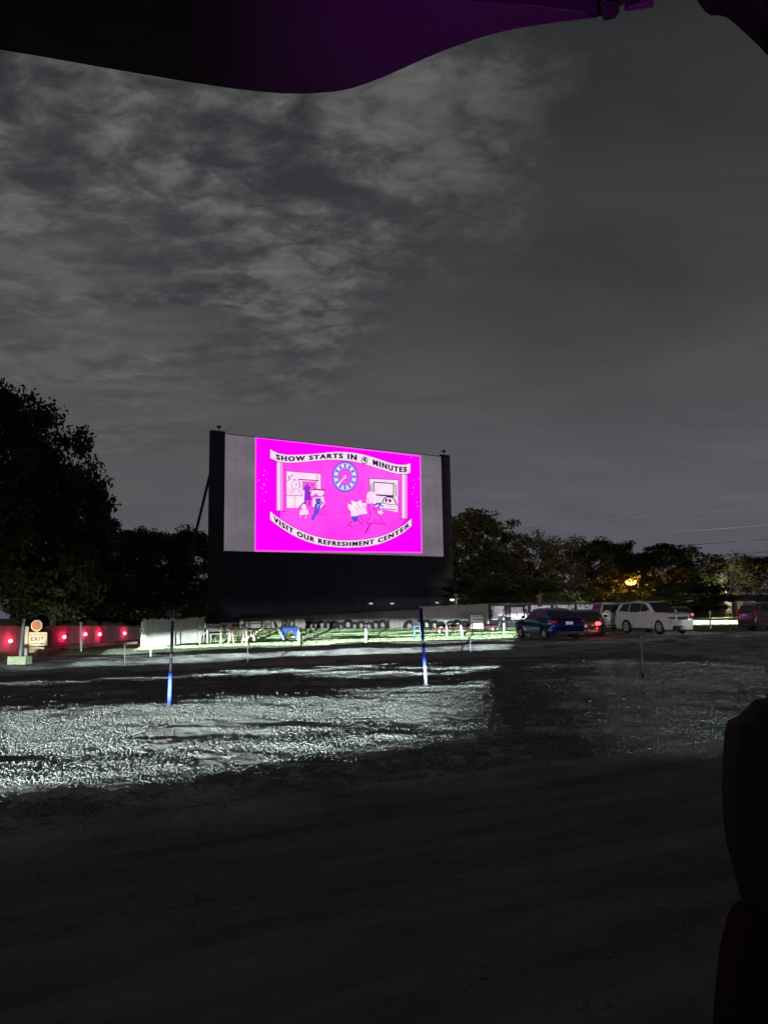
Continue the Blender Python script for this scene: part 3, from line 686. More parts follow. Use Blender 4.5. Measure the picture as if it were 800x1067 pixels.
MB().box((0, 0, 0.2), (0.3, 0.18, 0.22)).build('housing', steel, t); MB().box((0, 0, 0.05), (0.2, 0.2, 0.1)).build('base', steel, t)
lamp('bulb', 'SPOT', (0, 0.12, 0.3), 1000, (1.0, 0.93, 1.0), 0.05, t, (0.6, 8, 1.2), R(150), 0.6)

# ================================================================== trees
def leaf_mat(name, c1, c2):
    m = bpy.data.materials.new(name); m.use_nodes = True; n, l = m.node_tree.nodes, m.node_tree.links
    b = n['Principled BSDF']; b.inputs['Roughness'].default_value = 0.7; b.inputs['Specular IOR Level'].default_value = 0.2
    tcn = N(n, 'ShaderNodeTexCoord'); t = N(n, 'ShaderNodeTexNoise'); t.inputs['Scale'].default_value = 1.1; t.inputs['Detail'].default_value = 4; l.new(tcn.outputs['Object'], t.inputs['Vector'])
    r = N(n, 'ShaderNodeValToRGB'); r.color_ramp.elements[0].position = 0.35; r.color_ramp.elements[1].position = 0.66
    r.color_ramp.elements[0].color = (*c1, 1); r.color_ramp.elements[1].color = (*c2, 1); l.new(t.outputs[0], r.inputs[0]); l.new(r.outputs[0], b.inputs['Base Color'])
    tr = N(n, 'ShaderNodeBsdfTranslucent'); l.new(r.outputs[0], tr.inputs[0]); mx = N(n, 'ShaderNodeMixShader'); mx.inputs[0].default_value = 0.3
    l.new(b.outputs[0], mx.inputs[1]); l.new(tr.outputs[0], mx.inputs[2]); l.new(mx.outputs[0], n['Material Output'].inputs[0]); return m
leafA = leaf_mat('dark leaves', (0.028, 0.038, 0.016), (0.06, 0.075, 0.03))
leafB = leaf_mat('pale olive leaves', (0.055, 0.054, 0.024), (0.12, 0.102, 0.05))  # paler, warmer leaf colour for some right-hand trees
barkm = mat('bark', (0.13, 0.10, 0.075), (0.06, 0.045, 0.035), 0.95, scale=4, bump=0.6, bscale=10, stretch=(3, 3, 0.6))
def crown_mesh(seed, nclump, nleaf, size, shape='round'):
    """leaf clumps round the ends of limbs, in a unit tree of height 1"""
    rs = np.random.RandomState(seed); C = []; limbs = []
    k = 0
    while len(C) < nclump:
        a = rs.uniform(0, 6.283); 
        if shape == 'conifer':
            z = rs.uniform(0.08, 1.0); rad = (1.02 - z) * 0.30 * (0.45 + 0.55 * rs.rand() ** 0.5); rr_ = 0.045 * (1.15 - z) + 0.012
        else:
            e = rs.normal(size=3); e /= np.linalg.norm(e); q = rs.uniform(0.5, 1.0) ** 0.6
            z = 0.54 + 0.43 * e[2] * q; rad = 0.34 * math.hypot(e[0], e[1]) * q * (1.0 + 0.25 * math.sin(3 * a + seed) + 0.15 * math.sin(5 * a + 2 * seed)); rr_ = rs.uniform(0.045, 0.10)
        C.append((rad * math.cos(a), rad * math.sin(a), z, rr_))
    C = np.array(C); limbs = C[rs.choice(len(C), min(len(C), 26), replace=False)]
    per = max(1, nleaf // nclump); n = per * nclump
    cc = np.repeat(C, per, 0); dv = rs.normal(size=(n, 3)); dv /= np.linalg.norm(dv, axis=1)[:, None]; dv *= (rs.rand(n) ** 0.45)[:, None]
    sq = np.array([1, 1, 0.7]) if shape != 'conifer' else np.array([1.6, 1.6, 0.35])
    p = cc[:, :3] + dv * cc[:, 3:4] * sq
    nx = rs.normal(size=(n, 3)); nx /= np.linalg.norm(nx, axis=1)[:, None]; up = rs.normal(size=(n, 3)); s_ = np.cross(nx, up); s_ /= np.linalg.norm(s_, axis=1)[:, None]; t_ = np.cross(nx, s_)
    sz = size * rs.uniform(0.6, 1.3, n)[:, None]
    co = np.stack([p - s_ * sz, p - t_ * sz * 0.5, p + s_ * sz, p + t_ * sz * 0.5], 1).reshape(-1, 3)
    me = bpy.data.meshes.new('crown'); me.vertices.add(4 * n); me.vertices.foreach_set('co', co.reshape(-1)); me.loops.add(4 * n); me.loops.foreach_set('vertex_index', np.arange(4 * n)); me.polygons.add(n)
    me.polygons.foreach_set('loop_start', np.arange(n) * 4); me.update(calc_edges=True)
    b = MB()
    top = 0.97 if shape == 'conifer' else 0.62
    b.tube((0, 0, -0.02), (0.006, 0.004, 0.28), 0.022, 0.015); b.tube((0.006, 0.004, 0.28), (0, 0.01, top), 0.015, 0.004)
    for lx, ly, lz, _ in limbs:
        z0 = min(top * 0.95, max(0.16, lz - 0.30 * rs.uniform(0.6, 1.0))) if shape != 'conifer' else lz
        m1 = (lx * 0.45, ly * 0.45, z0 + (lz - z0) * 0.6); b.tube((0, 0.004, z0), m1, 0.008, 0.005, 5); b.tube(m1, (lx, ly, lz), 0.005, 0.002, 5)
    mt = bpy.data.meshes.new('trunk'); mt.from_pydata(b.v, [], b.f); mt.materials.append(barkm); mt.update()
    return me, mt
CR = {'big': crown_mesh(1, 300, 48000, 0.0115), 'a': crown_mesh(2, 170, 19000, 0.015), 'b': crown_mesh(3, 160, 18000, 0.015), 'c': crown_mesh(4, 180, 20000, 0.015), 'conifer': crown_mesh(5, 160, 12000, 0.012, 'conifer'), 'loose': crown_mesh(6, 120, 11000, 0.014)}
def tree(name, label, px, py_top, Y, wpx, kind='a', leaf=None, rz=0.0, group=None, zb=None):
    """wpx: crown width in the picture"""
    q = at(px, py_top, Y); g = gz(q.x, q.y) if zb is None else zb; H = q.z - g; wd = wpx * Y / F
    t = thing(name, label, 'tree', (q.x, q.y, g), rz, group); cr, tk = CR[kind]
    base = 0.70 if kind != 'conifer' else 0.62
    key = (kind, (leaf or leafA).name)
    if key not in CR:
        c2 = cr.copy(); c2.materials.clear(); c2.materials.append(leaf or leafA); CR[key] = c2
    for nm, me in (('trunk', tk), ('crown', CR[key])):
        o = bpy.data.objects.new(nm, me); COL.objects.link(o); o.parent = t; o.scale = (wd / base, wd / base, H)
    return t
GL, GR = 'dark trees left of the screen', 'trees right of the screen'
tree('broadleaf_tree', 'huge black broadleaf tree filling the left edge above the exit sign', 4, 396, 48, 160, 'big', leafA, 0.4, GL)
tree('broadleaf_tree', 'dark tree leaning out from the huge tree above red lamps', 62, 470, 50, 120, 'b', leafA, 2.0, GL)
tree('broadleaf_tree', 'low dark tree behind the red-lit fence', 108, 538, 92, 90, 'c', leafA, 1.0, GL)
tree('broadleaf_tree', 'round dark tree midway between huge tree and screen', 150, 542, 100, 80, 'a', leafA, 3.0, GL)
tree('broadleaf_tree', 'dark tree standing just behind the left screen brace', 195, 545, 104, 80, 'b', leafA, 4.0, GL)
tree('bush', 'dark bush under the huge tree behind red lamps', 55, 585, 58, 130, 'c', leafA, 5.0, GL)
tree('bush', 'dark bush behind the grey ragged fence', 140, 595, 66, 110, 'a', leafA, 5.5, GL)
tree('conifer_tree', 'dark drooping conifer between grey fence and screen base', 196, 588, 62, 76, 'conifer', leafA, 0.0)
tree('broadleaf_tree', 'tall tree standing right against the screen edge', 492, 521, 104, 92, 'a', leafB, 0.6, GR)
tree('broadleaf_tree', 'dark lower tree behind the tall board fence, right of the tall tree', 522, 574, 100, 78, 'c', leafA, 1.2, GR)
tree('broadleaf_tree', 'thin airy tree with orange brown top leaves', 552, 550, 98, 62, 'loose', leafB, 2.4, GR)
tree('broadleaf_tree', 'tree with pale lit forked trunk above the mural fence', 592, 556, 96, 80, 'loose', leafB, 3.3, GR)
tree('broadleaf_tree', 'dark spreading tree left of the amber street lamp', 628, 557, 100, 84, 'b', leafA, 0.9, GR)
tree('broadleaf_tree', 'small airy tree glowing orange round the amber street lamp', 657, 574, 101, 58, 'loose', leafB, 0.7, GR)
tree('broadleaf_tree', 'broad black tree right of the amber street lamp', 690, 566, 102, 96, 'c', leafA, 4.4, GR)
tree('broadleaf_tree', 'black tree trailing down to the lit tree', 716, 585, 108, 56, 'a', leafA, 2.2, GR)
tree('broadleaf_tree', 'tree lit pale yellow beyond the lit grass', 757, 575, 110, 76, 'loose', leafB, 1.9, GR)
tree('broadleaf_tree', 'dark olive tree at the right edge above the maroon car', 806, 572, 112, 84, 'b', leafB, 3.9, GR)
tree('bush', 'dark hedge bush behind the mural panels', 560, 604, 90, 90, 'c', leafA, 5.2, GR)
tree('bush', 'dark bush behind the white car roof', 700, 604, 92, 110, 'b', leafA, 1.4, GR)
tree('bush', 'low bush at the foot of the yellow lit tree', 765, 618, 112, 90, 'a', leafA, 0.3, GR)
tree('bush', 'dark bush between screen base and mural fence', 496, 600, 88, 74, 'b', leafA, 2.9, GR)

# lamps that stand among the trees
def street_lamp(label, px, py, Y, power, col, strength, h_arm=0.5, big=1.0):
    q = at(px, py, Y); g = gz(q.x, q.y); t = thing('street_lamp', label, 'street lamp', (q.x, q.y, g)); H = q.z - g
    MB().tube((h_arm, 0, 0), (h_arm, 0, H + 0.2), 0.09, 0.06).build('pole', steel, t)
    MB().tube((h_arm, 0, H + 0.15), (0, 0, H + 0.18), 0.035).build('arm', steel, t)
    MB().ball((0, 0, H + 0.12 * big), (0.32, 0.2, 0.09)).build('hood', steel, t, True)
    MB().ball((0, 0, H), (0.25 * big, 0.17 * big, 0.13 * big ** 1.4)).build('lens', emit('lens ' + label[:12], col, strength), t, True)
    lamp('bulb', 'POINT', (0, -0.35, H - 0.2), power, col, 0.2, t); return t
street_lamp('amber street lamp shining through leaves above the white car', 657, 606, 96.2, 12000, (1.0, 0.42, 0.085), 7, 0.9, 2.7)
street_lamp('cold white lamp glowing between dark trees above the fence', 531, 618.5, 92, 90, (0.95, 0.95, 1.0), 6)
street_lamp('white lamp beside the right foot of the screen', 471, 625, 86, 60, (0.95, 0.93, 1.0), 2.5)
# yard lamps standing on the ground behind the fences
def yard_lamp(label, px, py, Y, power, col):
    q = at(px, py, Y); g = gz(q.x, q.y); t = thing('yard_lamp', label, 'lamp', (q.x, q.y, g)); H = max(0.5, q.z - g)
    MB().tube((0, 0, 0), (0, 0, H), 0.05).build('post', steel, t)
    MB().ball((0, 0, H + 0.1), 0.14).build('globe', emit('yard globe', (1.0, 0.86, 0.6), 3.0), t, True)
    lamp('bulb', 'POINT', (0, -0.3, H + 0.25), power, col, 0.15, t)
yard_lamp('small warm lamp behind mural fence at foot of forked tree', 597, 634, 90, 2600, (1.0, 0.82, 0.5))
yard_lamp('small warm lamp at the foot of the yellow lit tree', 748, 631, 100, 5000, (1.0, 0.84, 0.55))
yard_lamp('small warm lamp on the ground below the huge tree', 58, 662, 47, 190, (1.0, 0.9, 0.65))

# ------------------------------------------------------------------ power lines
wirem = mat('pale cable', (0.7, 0.7, 0.72), rough=0.6)
for (x0, y0, x1, y1, Y0, Y1, lab) in ((520, 549, 860, 522, 125, 118, 'faint topmost power line above the right trees'), (600, 560, 860, 541.5, 118, 112, 'bright upper power line sloping above the right trees'), (670, 570, 860, 556, 118, 112, 'power line in the middle of the three bright ones'), (706, 580, 860, 569, 118, 112, 'lowest power line touching the tops of the right trees')):
    a, b = at(x0, y0, Y0), at(x1, y1, Y1); pts = []
    for i in range(13):
        f = i / 12; p = a.lerp(b, f); p.z -= 0.5 * 4 * f * (1 - f) * 0.5; pts.append(p)
    tag(MB().path(pts, 0.042 if 'faint' not in lab else 0.018, 5).build('power_line', wirem), lab, 'cable', 'power lines over the trees')

# ================================================================== signs and posts
woodw = mat('white painted wood', (0.75, 0.73, 0.68), (0.6, 0.58, 0.53), 0.6, scale=3)
# exit sign
q = hit(38, 684); ex = thing('exit_sign', 'cream exit sign board with a round orange sign above on one post', 'sign', q, 0.0)
def loc(px, py, Y=None): return at(px, py, Y if Y else q.y) - Vector(ex.location)
creamm = mat('cream sign paint', (0.80, 0.74, 0.58), (0.72, 0.66, 0.5), 0.5, scale=2)
MB().tube((0, 0, 0), loc(38.6, 646), 0.035).build('post', woodw, ex)
MB().poly_prism([loc(29, 659), loc(49.5, 659), loc(49.5, 673), loc(29, 673)], (0, -0.03, 0)).build('board', creamm, ex)
MB().poly_prism([loc(28.5, 674), loc(48.5, 674), loc(48.5, 680), loc(28.5, 680)], (0, -0.025, 0)).build('lower_board', mat('faded orange paint', (0.62, 0.42, 0.30), (0.5, 0.34, 0.26)), ex)
c = loc(39, 652); oc = [c + Vector((0.235 * math.cos(R(45 * k + 22.5)), 0, 0.235 * math.sin(R(45 * k + 22.5)))) for k in range(8)]
rd_ = MB().poly_prism([p + Vector((0, -0.05, 0)) for p in oc], (0, -0.02, 0)).build('round_sign', creamm, ex)
MB().poly_prism([c + (p - c) * 0.78 + Vector((0, -0.075, 0)) for p in oc], (0, -0.006, 0)).build('orange_face', mat('orange sign face', (0.62, 0.24, 0.13), (0.55, 0.2, 0.1)), rd_)
def flat_text(body, p0, width, height, m, parent, y, name='lettering', bold=0.02):
    V, Fc = text_mesh(body, bold); xs = [v[0] for v in V]; a, b = min(xs), max(xs)
    P = [(p0.x + width * (v[0] - a) / (b - a), y, p0.z + height * v[1] / 0.73) for v in V]
    mb = MB(); mb.add(P, Fc); return mb.build(name, m, parent)
inkm = mat('sign ink', (0.05, 0.045, 0.05), rough=0.6)
u = q.y / F
flat_text('DO NOT ENTER', loc(30.6, 662.6), 17.2 * u, 1.9 * u, inkm, ex, -0.036, bold=0.0)
flat_text('EXIT', loc(32.6, 667.8), 13.2 * u, 3.9 * u, inkm, ex, -0.036, bold=0.03)
m = MB(); m.box(loc(39, 670.6) + Vector((0, -0.033, 0)), (13 * u, 0.004, 0.5 * u)); a0 = loc(46.3, 670.6)
m.poly_prism([a0 + Vector((0, -0.035, 0)), a0 + Vector((-3 * u, -0.035, 1.1 * u)), a0 + Vector((-3 * u, -0.035, -1.1 * u))], (0, -0.003, 0)); m.build('arrow', inkm, ex)
sl_ = MB().box((0.1, -1.34, 0.44), (0.26, 0.12, 0.14)).tube((0.1, -1.34, -0.1), (0.1, -1.34, 0.4), 0.02).build('sign_lamp', steel, ex)
lamp('bulb', 'SPOT', (0.1, -1.25, 0.46), 78, (1.0, 0.86, 0.62), 0.05, ex, (-0.05, 0, 0.95), R(62), 0.7)
q2 = hit(26.8, 684.5); h = htop(26.8, 652.5, q2); b = thing('bollard', 'pale yellow wooden bollard beside the exit sign board', 'bollard', q2)
MB().tube((0, 0, -0.05), (0, 0, h - 0.06), 0.072, n=12).build('shaft', creamm, b, True); MB().ball((0, 0, h - 0.06), (0.072, 0.072, 0.06)).build('top', creamm, b, True)
# leaning post in a concrete block
q = hit(20.5, 692); t = thing('leaning_post', 'grey leaning metal post set in a mossy concrete block', 'post', q)
MB().box((0, 0, 0.12), (0.58, 0.45, 0.26)).build('concrete_block', mat('mossy concrete', (0.42, 0.45, 0.30), (0.28, 0.31, 0.2), 0.9, scale=7, bump=0.4), t)
galv = mat('galvanised metal', (0.45, 0.45, 0.46), (0.33, 0.33, 0.34), 0.5, 0.3, scale=8)
MB().tube((0, 0, 0.2), at(25, 645, q.y) - q, 0.045).build('pole', galv, t)

bluem = mat('blue tape', (0.012, 0.020, 0.20), (0.008, 0.013, 0.14), 0.9, scale=12, spec=0.03)
greypole = mat('dull grey pole', (0.06, 0.06, 0.085), (0.035, 0.035, 0.055), 0.9, scale=12, spec=0.05)
def marker_pole(label, bx, by, tx, ty, bands, r=0.024):
    """bands: (f0, f1, material) along the pole"""
    q = hit(bx, by); t = thing('marker_pole', label, 'pole', q, 0, 'tall blue marker poles on the near humps'); top = at(tx, ty, q.y) - q
    for f0, f1, mm, nm in bands: MB().tube(top * f0 + Vector((0, 0, -0.04 if f0 == 0 else 0)), top * f1, r if nm == 'pole' else r * 1.12, n=10).build(nm, mm, t, False)
    MB().tube(top, top + Vector((0, 0, 0.05)), r * 1.35, n=10).build('cap', woodw, t)
    MB().tube((0, 0, -0.05), (0, 0, 0.05), r * 2.4, r * 1.6, 10).build('collar', greypole, t)
dk = mat('dark painted pole', (0.03, 0.03, 0.06), rough=0.5)
marker_pole('tall blue and black pole standing on the lit near gravel', 176, 737, 180, 647, ((0, 0.40, bluem, 'blue_wrap'), (0.40, 0.57, dk, 'pole'), (0.57, 0.61, woodw, 'white_band'), (0.61, 1.0, dk, 'pole')))
marker_pole('slimmer tall blue pole left of the sedan, white band mid height', 444, 716, 438.3, 634, ((0, 0.26, greypole, 'pole'), (0.26, 0.56, bluem, 'blue_wrap'), (0.56, 0.60, woodw, 'white_band'), (0.60, 1.0, bluem, 'blue_wrap')), 0.028)
def rod(label, bx, by, ty, m, r=0.012, tx=None, name='thin_rod', cat='rod', group='thin rods stuck in the ground', cap=None):
    q = hit(bx, by); t = thing(name, label, cat, q, 0, group); top = at(tx if tx else bx, ty, q.y) - q
    MB().tube((0, 0, -0.05), top, r, n=8).build('shaft', m, t); MB().tube(top, top + Vector((0, 0, 0.05)), r * 1.4, n=8).build('cap', cap or m, t)
drod = mat('dark rod metal', (0.009, 0.009, 0.010), rough=0.7, spec=0.2)
rod('thick short dark post in the gravel below the white car', 669.5, 706, 664, drod, 0.03, 667.5)
rod('thin dark rod behind the second bare band, below the arch climber', 258, 695, 661, drod, 0.014)
rod('thin dark rod below the last red lamp at the left', 130, 698, 674, drod, 0.016)
rod('thin grey rod against the lit grey ragged fence', 157, 684, 646, galv, 0.016)
rod('pale post standing between the second and third red lamps', 84.5, 679, 650, galv, 0.05)
rod('thin dark rod on grass below the blue play table', 318.5, 672, 657, drod, 0.012)
rod('thin dark rod on grass right of the blue play table', 329, 671, 655, drod, 0.012)
rod('thin dark rod on grass near the right end of the tyres', 396, 668, 649, drod, 0.012)
rod('thin dark blue rod standing beside the white notice sign', 490, 684, 646, dk, 0.010)
rod('thin dark rod on the gravel right of the white car', 760.5, 672, 640, drod, 0.016)
rod('thin dark rod under the white car doors', 679, 668, 650, drod, 0.012)
wp = mat('white post paint', (0.42, 0.42, 0.41), (0.34, 0.34, 0.33), 0.6)
for bx, by, ty, r, lab, tx in ((257, 673, 657, 0.05, 'short white post right of the arch climber', 257), (311, 672, 655, 0.055, 'short white post right of the blue play table', 311), (381, 669.5, 652, 0.055, 'short white post in front of the middle tyres', 381), (465.5, 664, 651, 0.04, 'short white post left of the notice sign', 465), (482, 664, 652, 0.06, 'short leaning white post beside the notice sign', 480), (525, 661, 650, 0.05, 'short white post left of the white swing frame', 525), (216, 671, 656, 0.04, 'short white post on grass by the end of the grey fence', 216), (740, 655, 637.5, 0.06, 'white post on the bright grass right of the white car', 739.5)):
    rod(lab, bx, by, ty, wp, r, tx, 'white_post', 'post', 'short white posts on the grass')
# gate post with little sign
q = hit(147.5, 677); t = thing('sign_post', 'white post carrying a small square sign at the end of the grey fence', 'sign', q); H = htop(148, 648, q); s_ = q.y / F
MB().tube((0, 0, -0.05), (0, 0, H), 0.045).build('post', woodw, t)
pl = MB().box((0, -0.07, H - 9 * s_), (3.6 * s_, 0.02, 4.6 * s_)).build('sign_plate', woodw, t)
MB().box((0, -0.084, H - 9 * s_), (2.2 * s_, 0.005, 2.6 * s_)).build('faded_mark', mat('faded red', (0.4, 0.16, 0.15)), pl)
# small notice sign
q = hit(497, 660.5); t = thing('notice_sign', 'white notice sign with dark lines of print standing on two legs', 'sign', q, 0.0); s_ = q.y / F
top = htop(497, 640.5, q); bot = htop(497, 655, q)
MB().box((0, 0, (top + bot) / 2), (13 * s_, 0.03, top - bot)).build('board', woodw, t)
for sx in (-1, 1): MB().box((sx * 4.6 * s_, 0.02, bot / 2), (0.05, 0.04, bot + 0.1)).build('leg', drod, t)
m = MB(); rr = random.Random(3)
for k, (f, hh) in enumerate(((0.86, 0.6), (0.66, 1.2), (0.44, 1.2), (0.24, 0.7))):
    x = -5.0 * s_
    while x < 4.6 * s_:
        w = rr.uniform(0.8, 2.2) * s_; m.box((x + w / 2, -0.018, bot + (top - bot) * f), (w, 0.006, hh * s_)); x += w + 0.45 * s_
m.build('print_line', inkm, t)

# ------------------------------------------------------------------ half-buried tyres along the fence
tyrem = mat('tyre rubber', (0.007, 0.007, 0.0075), rough=0.9, spec=0.15)
ty0 = MB().torus((0, 0, 0.08), (0, 1, 0), 0.27, 0.095, 20, 8, 1.1).build('tyre', tyrem, None, True)
first = True
txs = [(323, 657.5), (329, 657), (335, 657.6), (341.5, 656.8), (348, 657.2), (354, 656.5), (362, 656), (369, 655.8), (376, 655.6), (384, 655.4), (391, 655), (398, 654.8), (426, 653.6), (437, 653.4), (444, 653.4), (452, 653.2), (458.5, 653), (469, 652.6), (476, 652.4), (484, 652.2)]
places = ['first of the tyre row beside the blue play table', 'second tyre from the blue play table', 'third tyre from the blue play table', 'fourth tyre from the blue play table', 'fifth tyre from the blue play table', 'sixth tyre from the blue play table', 'tyre just after the first cluster', 'tyre left of the short white post in front', 'tyre right behind the short white post', 'tyre just right of the short white post', 'next to last tyre of the long cluster', 'last tyre of the long cluster by the thin dark rod', 'lone tyre before the blue pole', 'tyre at the left of the tall blue pole', 'tyre at the right of the tall blue pole', 'first of three tyres against the taller fence', 'second of three tyres against the taller fence', 'third of three tyres against the taller fence', 'tyre just left of the notice sign', 'tyre hidden partly by the notice sign']
for i, ((px, py), lab) in enumerate(zip(txs, places)):
    o = ty0 if i == 0 else ty0.copy()
    if i: COL.objects.link(o)
    f = (px - 323) / (484 - 323); Yf = 73.5 - 12.5 * f
    c = down(px, py, Yf); o.location = c + Vector((0, 0, random.Random(i + 9).uniform(0.05, 0.2))); o.rotation_euler = (0, 0, R(random.Random(i).uniform(-28, 28))); s2 = random.Random(i + 50).uniform(0.85, 1.15) * 1.25; o.scale = (s2, s2, s2)
    tag(o, 'black half-buried ' + lab, 'tyre', 'half-buried tyres along the fence')

# ------------------------------------------------------------------ playground
pinkm = mat('faded pink paint', (0.22, 0.09, 0.085), (0.16, 0.07, 0.065)); bluep = mat('blue plastic', (0.012, 0.035, 0.17), (0.01, 0.025, 0.13), 0.7, spec=0.1); dullw = mat('weathered white paint', (0.085, 0.082, 0.08), (0.055, 0.053, 0.052), 0.8)
q = hit(238, 670); a = thing('arch_climber', 'pink and white arched playground climber in front of the brown fence', 'climber', q, 0.25)
for k, (yy, mm) in enumerate(((0.0, pinkm), (0.9, dullw))):
    pts = [(1.35 * math.cos(R(18 * i)), yy, 0.05 + 0.95 * math.sin(R(18 * i))) for i in range(11)]
    MB().path(pts, 0.035, 8).build('arch', mm, a)
m = MB()
for i in range(1, 10): m.tube((1.35 * math.cos(R(18 * i)), 0, 0.05 + 0.95 * math.sin(R(18 * i))), (1.35 * math.cos(R(18 * i)), 0.9, 0.05 + 0.95 * math.sin(R(18 * i))), 0.025)
m.build('rung', pinkm, a)
def picnic(name, label, px, py, rz, m1, sc=1.0):
    q = hit(px, py); t = thing(name, label, 'bench', q, rz)
    MB().box((0, 0, 0.44 * sc), (1.2 * sc, 0.4 * sc, 0.05)).build('seat', m1, t); MB().box((0, 0.22 * sc, 0.75 * sc), (1.2 * sc, 0.04, 0.4 * sc), Matrix.Rotation(R(-14), 3, 'X')).build('backrest', m1, t)
    for sx in (-1, 1): 
        for sy in (-1, 1): MB().tube((sx * 0.52 * sc, sy * 0.17 * sc, 0), (sx * 0.5 * sc, sy * 0.14 * sc, 0.43 * sc), 0.03).build('leg', m1, t)
    return t
picnic('bench', 'white slatted bench inside the arch climber', 229, 669.5, 0.5, dullw, 1.0)
q = hit(219, 672); t = thing('sawhorse', 'pale green A-frame sawhorse at the end of the grey fence', 'sawhorse', q, 0.2); gm_ = mat('pale green paint', (0.2, 0.23, 0.16))
MB().box((0, 0, 0.78), (1.2, 0.1, 0.1)).build('beam', gm_, t)
for sx in (-0.5, 0.5):
    for sy in (-1, 1): MB().tube((sx, sy * 0.32, 0), (sx, sy * 0.03, 0.95), 0.035, n=6).build('leg', gm_, t)
q = hit(248, 671); t = thing('sawhorse', 'pink leaning A-frame easel at the right of the arch climber', 'sawhorse', q, 0.5)
MB().box((0, 0, 0.72), (0.8, 0.1, 0.1)).build('beam', pinkm, t)
for sx in (-0.34, 0.34):
    for sy in (-1, 1): MB().tube((sx, sy * 0.42, 0), (sx, sy * 0.03, 0.92), 0.035, n=6).build('leg', pinkm, t)
q = hit(277, 668); t = thing('slide', 'small brown wooden slide left of the blue play table', 'slide', q, 0.1); br = mat('brown wood', (0.34, 0.24, 0.18), (0.22, 0.15, 0.11))
MB().poly_prism([(-1.3, -0.22, 0.02), (0.35, -0.22, 1.02), (0.45, -0.22, 1.02), (-1.15, -0.22, 0.02)], (0, 0.44, 0)).build('chute', br, t)
MB().poly_prism([(0.4, -0.2, 1.02), (0.95, -0.2, 0.0), (1.03, -0.2, 0.0), (0.5, -0.2, 1.02)], (0, 0.4, 0)).build('ladder', dullw, t)
m = MB()
for k in range(3): m.box((0.55 + 0.15 * k, 0, 0.75 - 0.27 * k), (0.06, 0.42, 0.05))
m.build('rung', dullw, t)
q = hit(302, 666.5); t = thing('play_table', 'blue plastic play table with splayed legs', 'play table', q, 0.15)
MB().poly_prism([(-0.55, -0.4, 0.50), (0.55, -0.4, 0.50), (0.42, -0.4, 0.72), (-0.42, -0.4, 0.72)], (0, 0.8, 0)).build('table_top', bluep, t)
for sx in (-1, 1):
    for sy in (-0.3, 0.3): MB().tube((sx * 0.46, sy, 0), (sx * 0.22, sy, 0.55), 0.07, n=8).build('leg', bluep, t)
q = hit(302.5, 666.5) ; t2 = thing('play_cube', 'white open cube toy standing on the blue play table', 'toy', (q.x, q.y, q.z + 0.72), 0.15)
m = MB()
for sx in (-0.2, 0.2): m.box((sx, 0, 0.2), (0.09, 0.35, 0.40))
m.box((0, 0, 0.37), (0.31, 0.35, 0.06)); m.box((0, 0, 0.03), (0.31, 0.35, 0.06)); m.build('cube_frame', dullw, t2)
q = hit(435, 665); t = thing('chair', 'small pale folding chair at the foot of the tall blue pole', 'chair', q, 0.4); lg = mat('pale blue paint', (0.13, 0.17, 0.25))
MB().box((0, 0, 0.42), (0.4, 0.4, 0.03)).build('seat', lg, t); MB().box((0, 0.2, 0.72), (0.4, 0.03, 0.3)).build('backrest', lg, t)
for sx in (-0.18, 0.18):
    MB().tube((sx, -0.2, 0), (sx, 0.2, 0.85), 0.018).build('leg', lg, t); MB().tube((sx, 0.25, 0), (sx, -0.15, 0.42), 0.018).build('leg', lg, t)
# red seesaw beam
a, b = hit(452, 660.5), hit(518, 657.5); t = thing('balance_beam', 'long low dark red balance beam in front of the tyres', 'balance beam', a); dd = b - a
MB().tube((0, 0, 0.30), dd + Vector((0, 0, 0.30)), 0.11, n=4).build('beam', mat('dark red paint', (0.06, 0.010, 0.013)), t)
for f in (0.08, 0.5, 0.92): MB().box(dd * f + Vector((0, 0, 0.13)), (0.14, 0.14, 0.3)).build('support', br, t)
# swing
q = hit(537, 656); sw = thing('swing_set', 'white A-frame playground swing left of the dark sedan', 'swing set', q, 0.25); sH = htop(537, 632, q)
for sx in (-0.75, 0.75):
    for sy in (-0.95, 0.95): MB().tube((sx * 1.5, sy * 0.7, 0), (sx * 0.9, 0, sH), 0.05).build('leg', dullw, sw)
MB().tube((-0.85, 0, sH), (0.85, 0, sH), 0.055).build('top_bar', dullw, sw)
for x in (-0.3, 0.32):
    st = MB().box((x, 0, 0.5), (0.45, 0.18, 0.04)).build('seat', bluep, sw); MB().tube((x - 0.2, 0, 0.5), (x - 0.2, 0, sH), 0.012).tube((x + 0.2, 0, 0.5), (x + 0.2, 0, sH), 0.012).build('chain', galv, st)

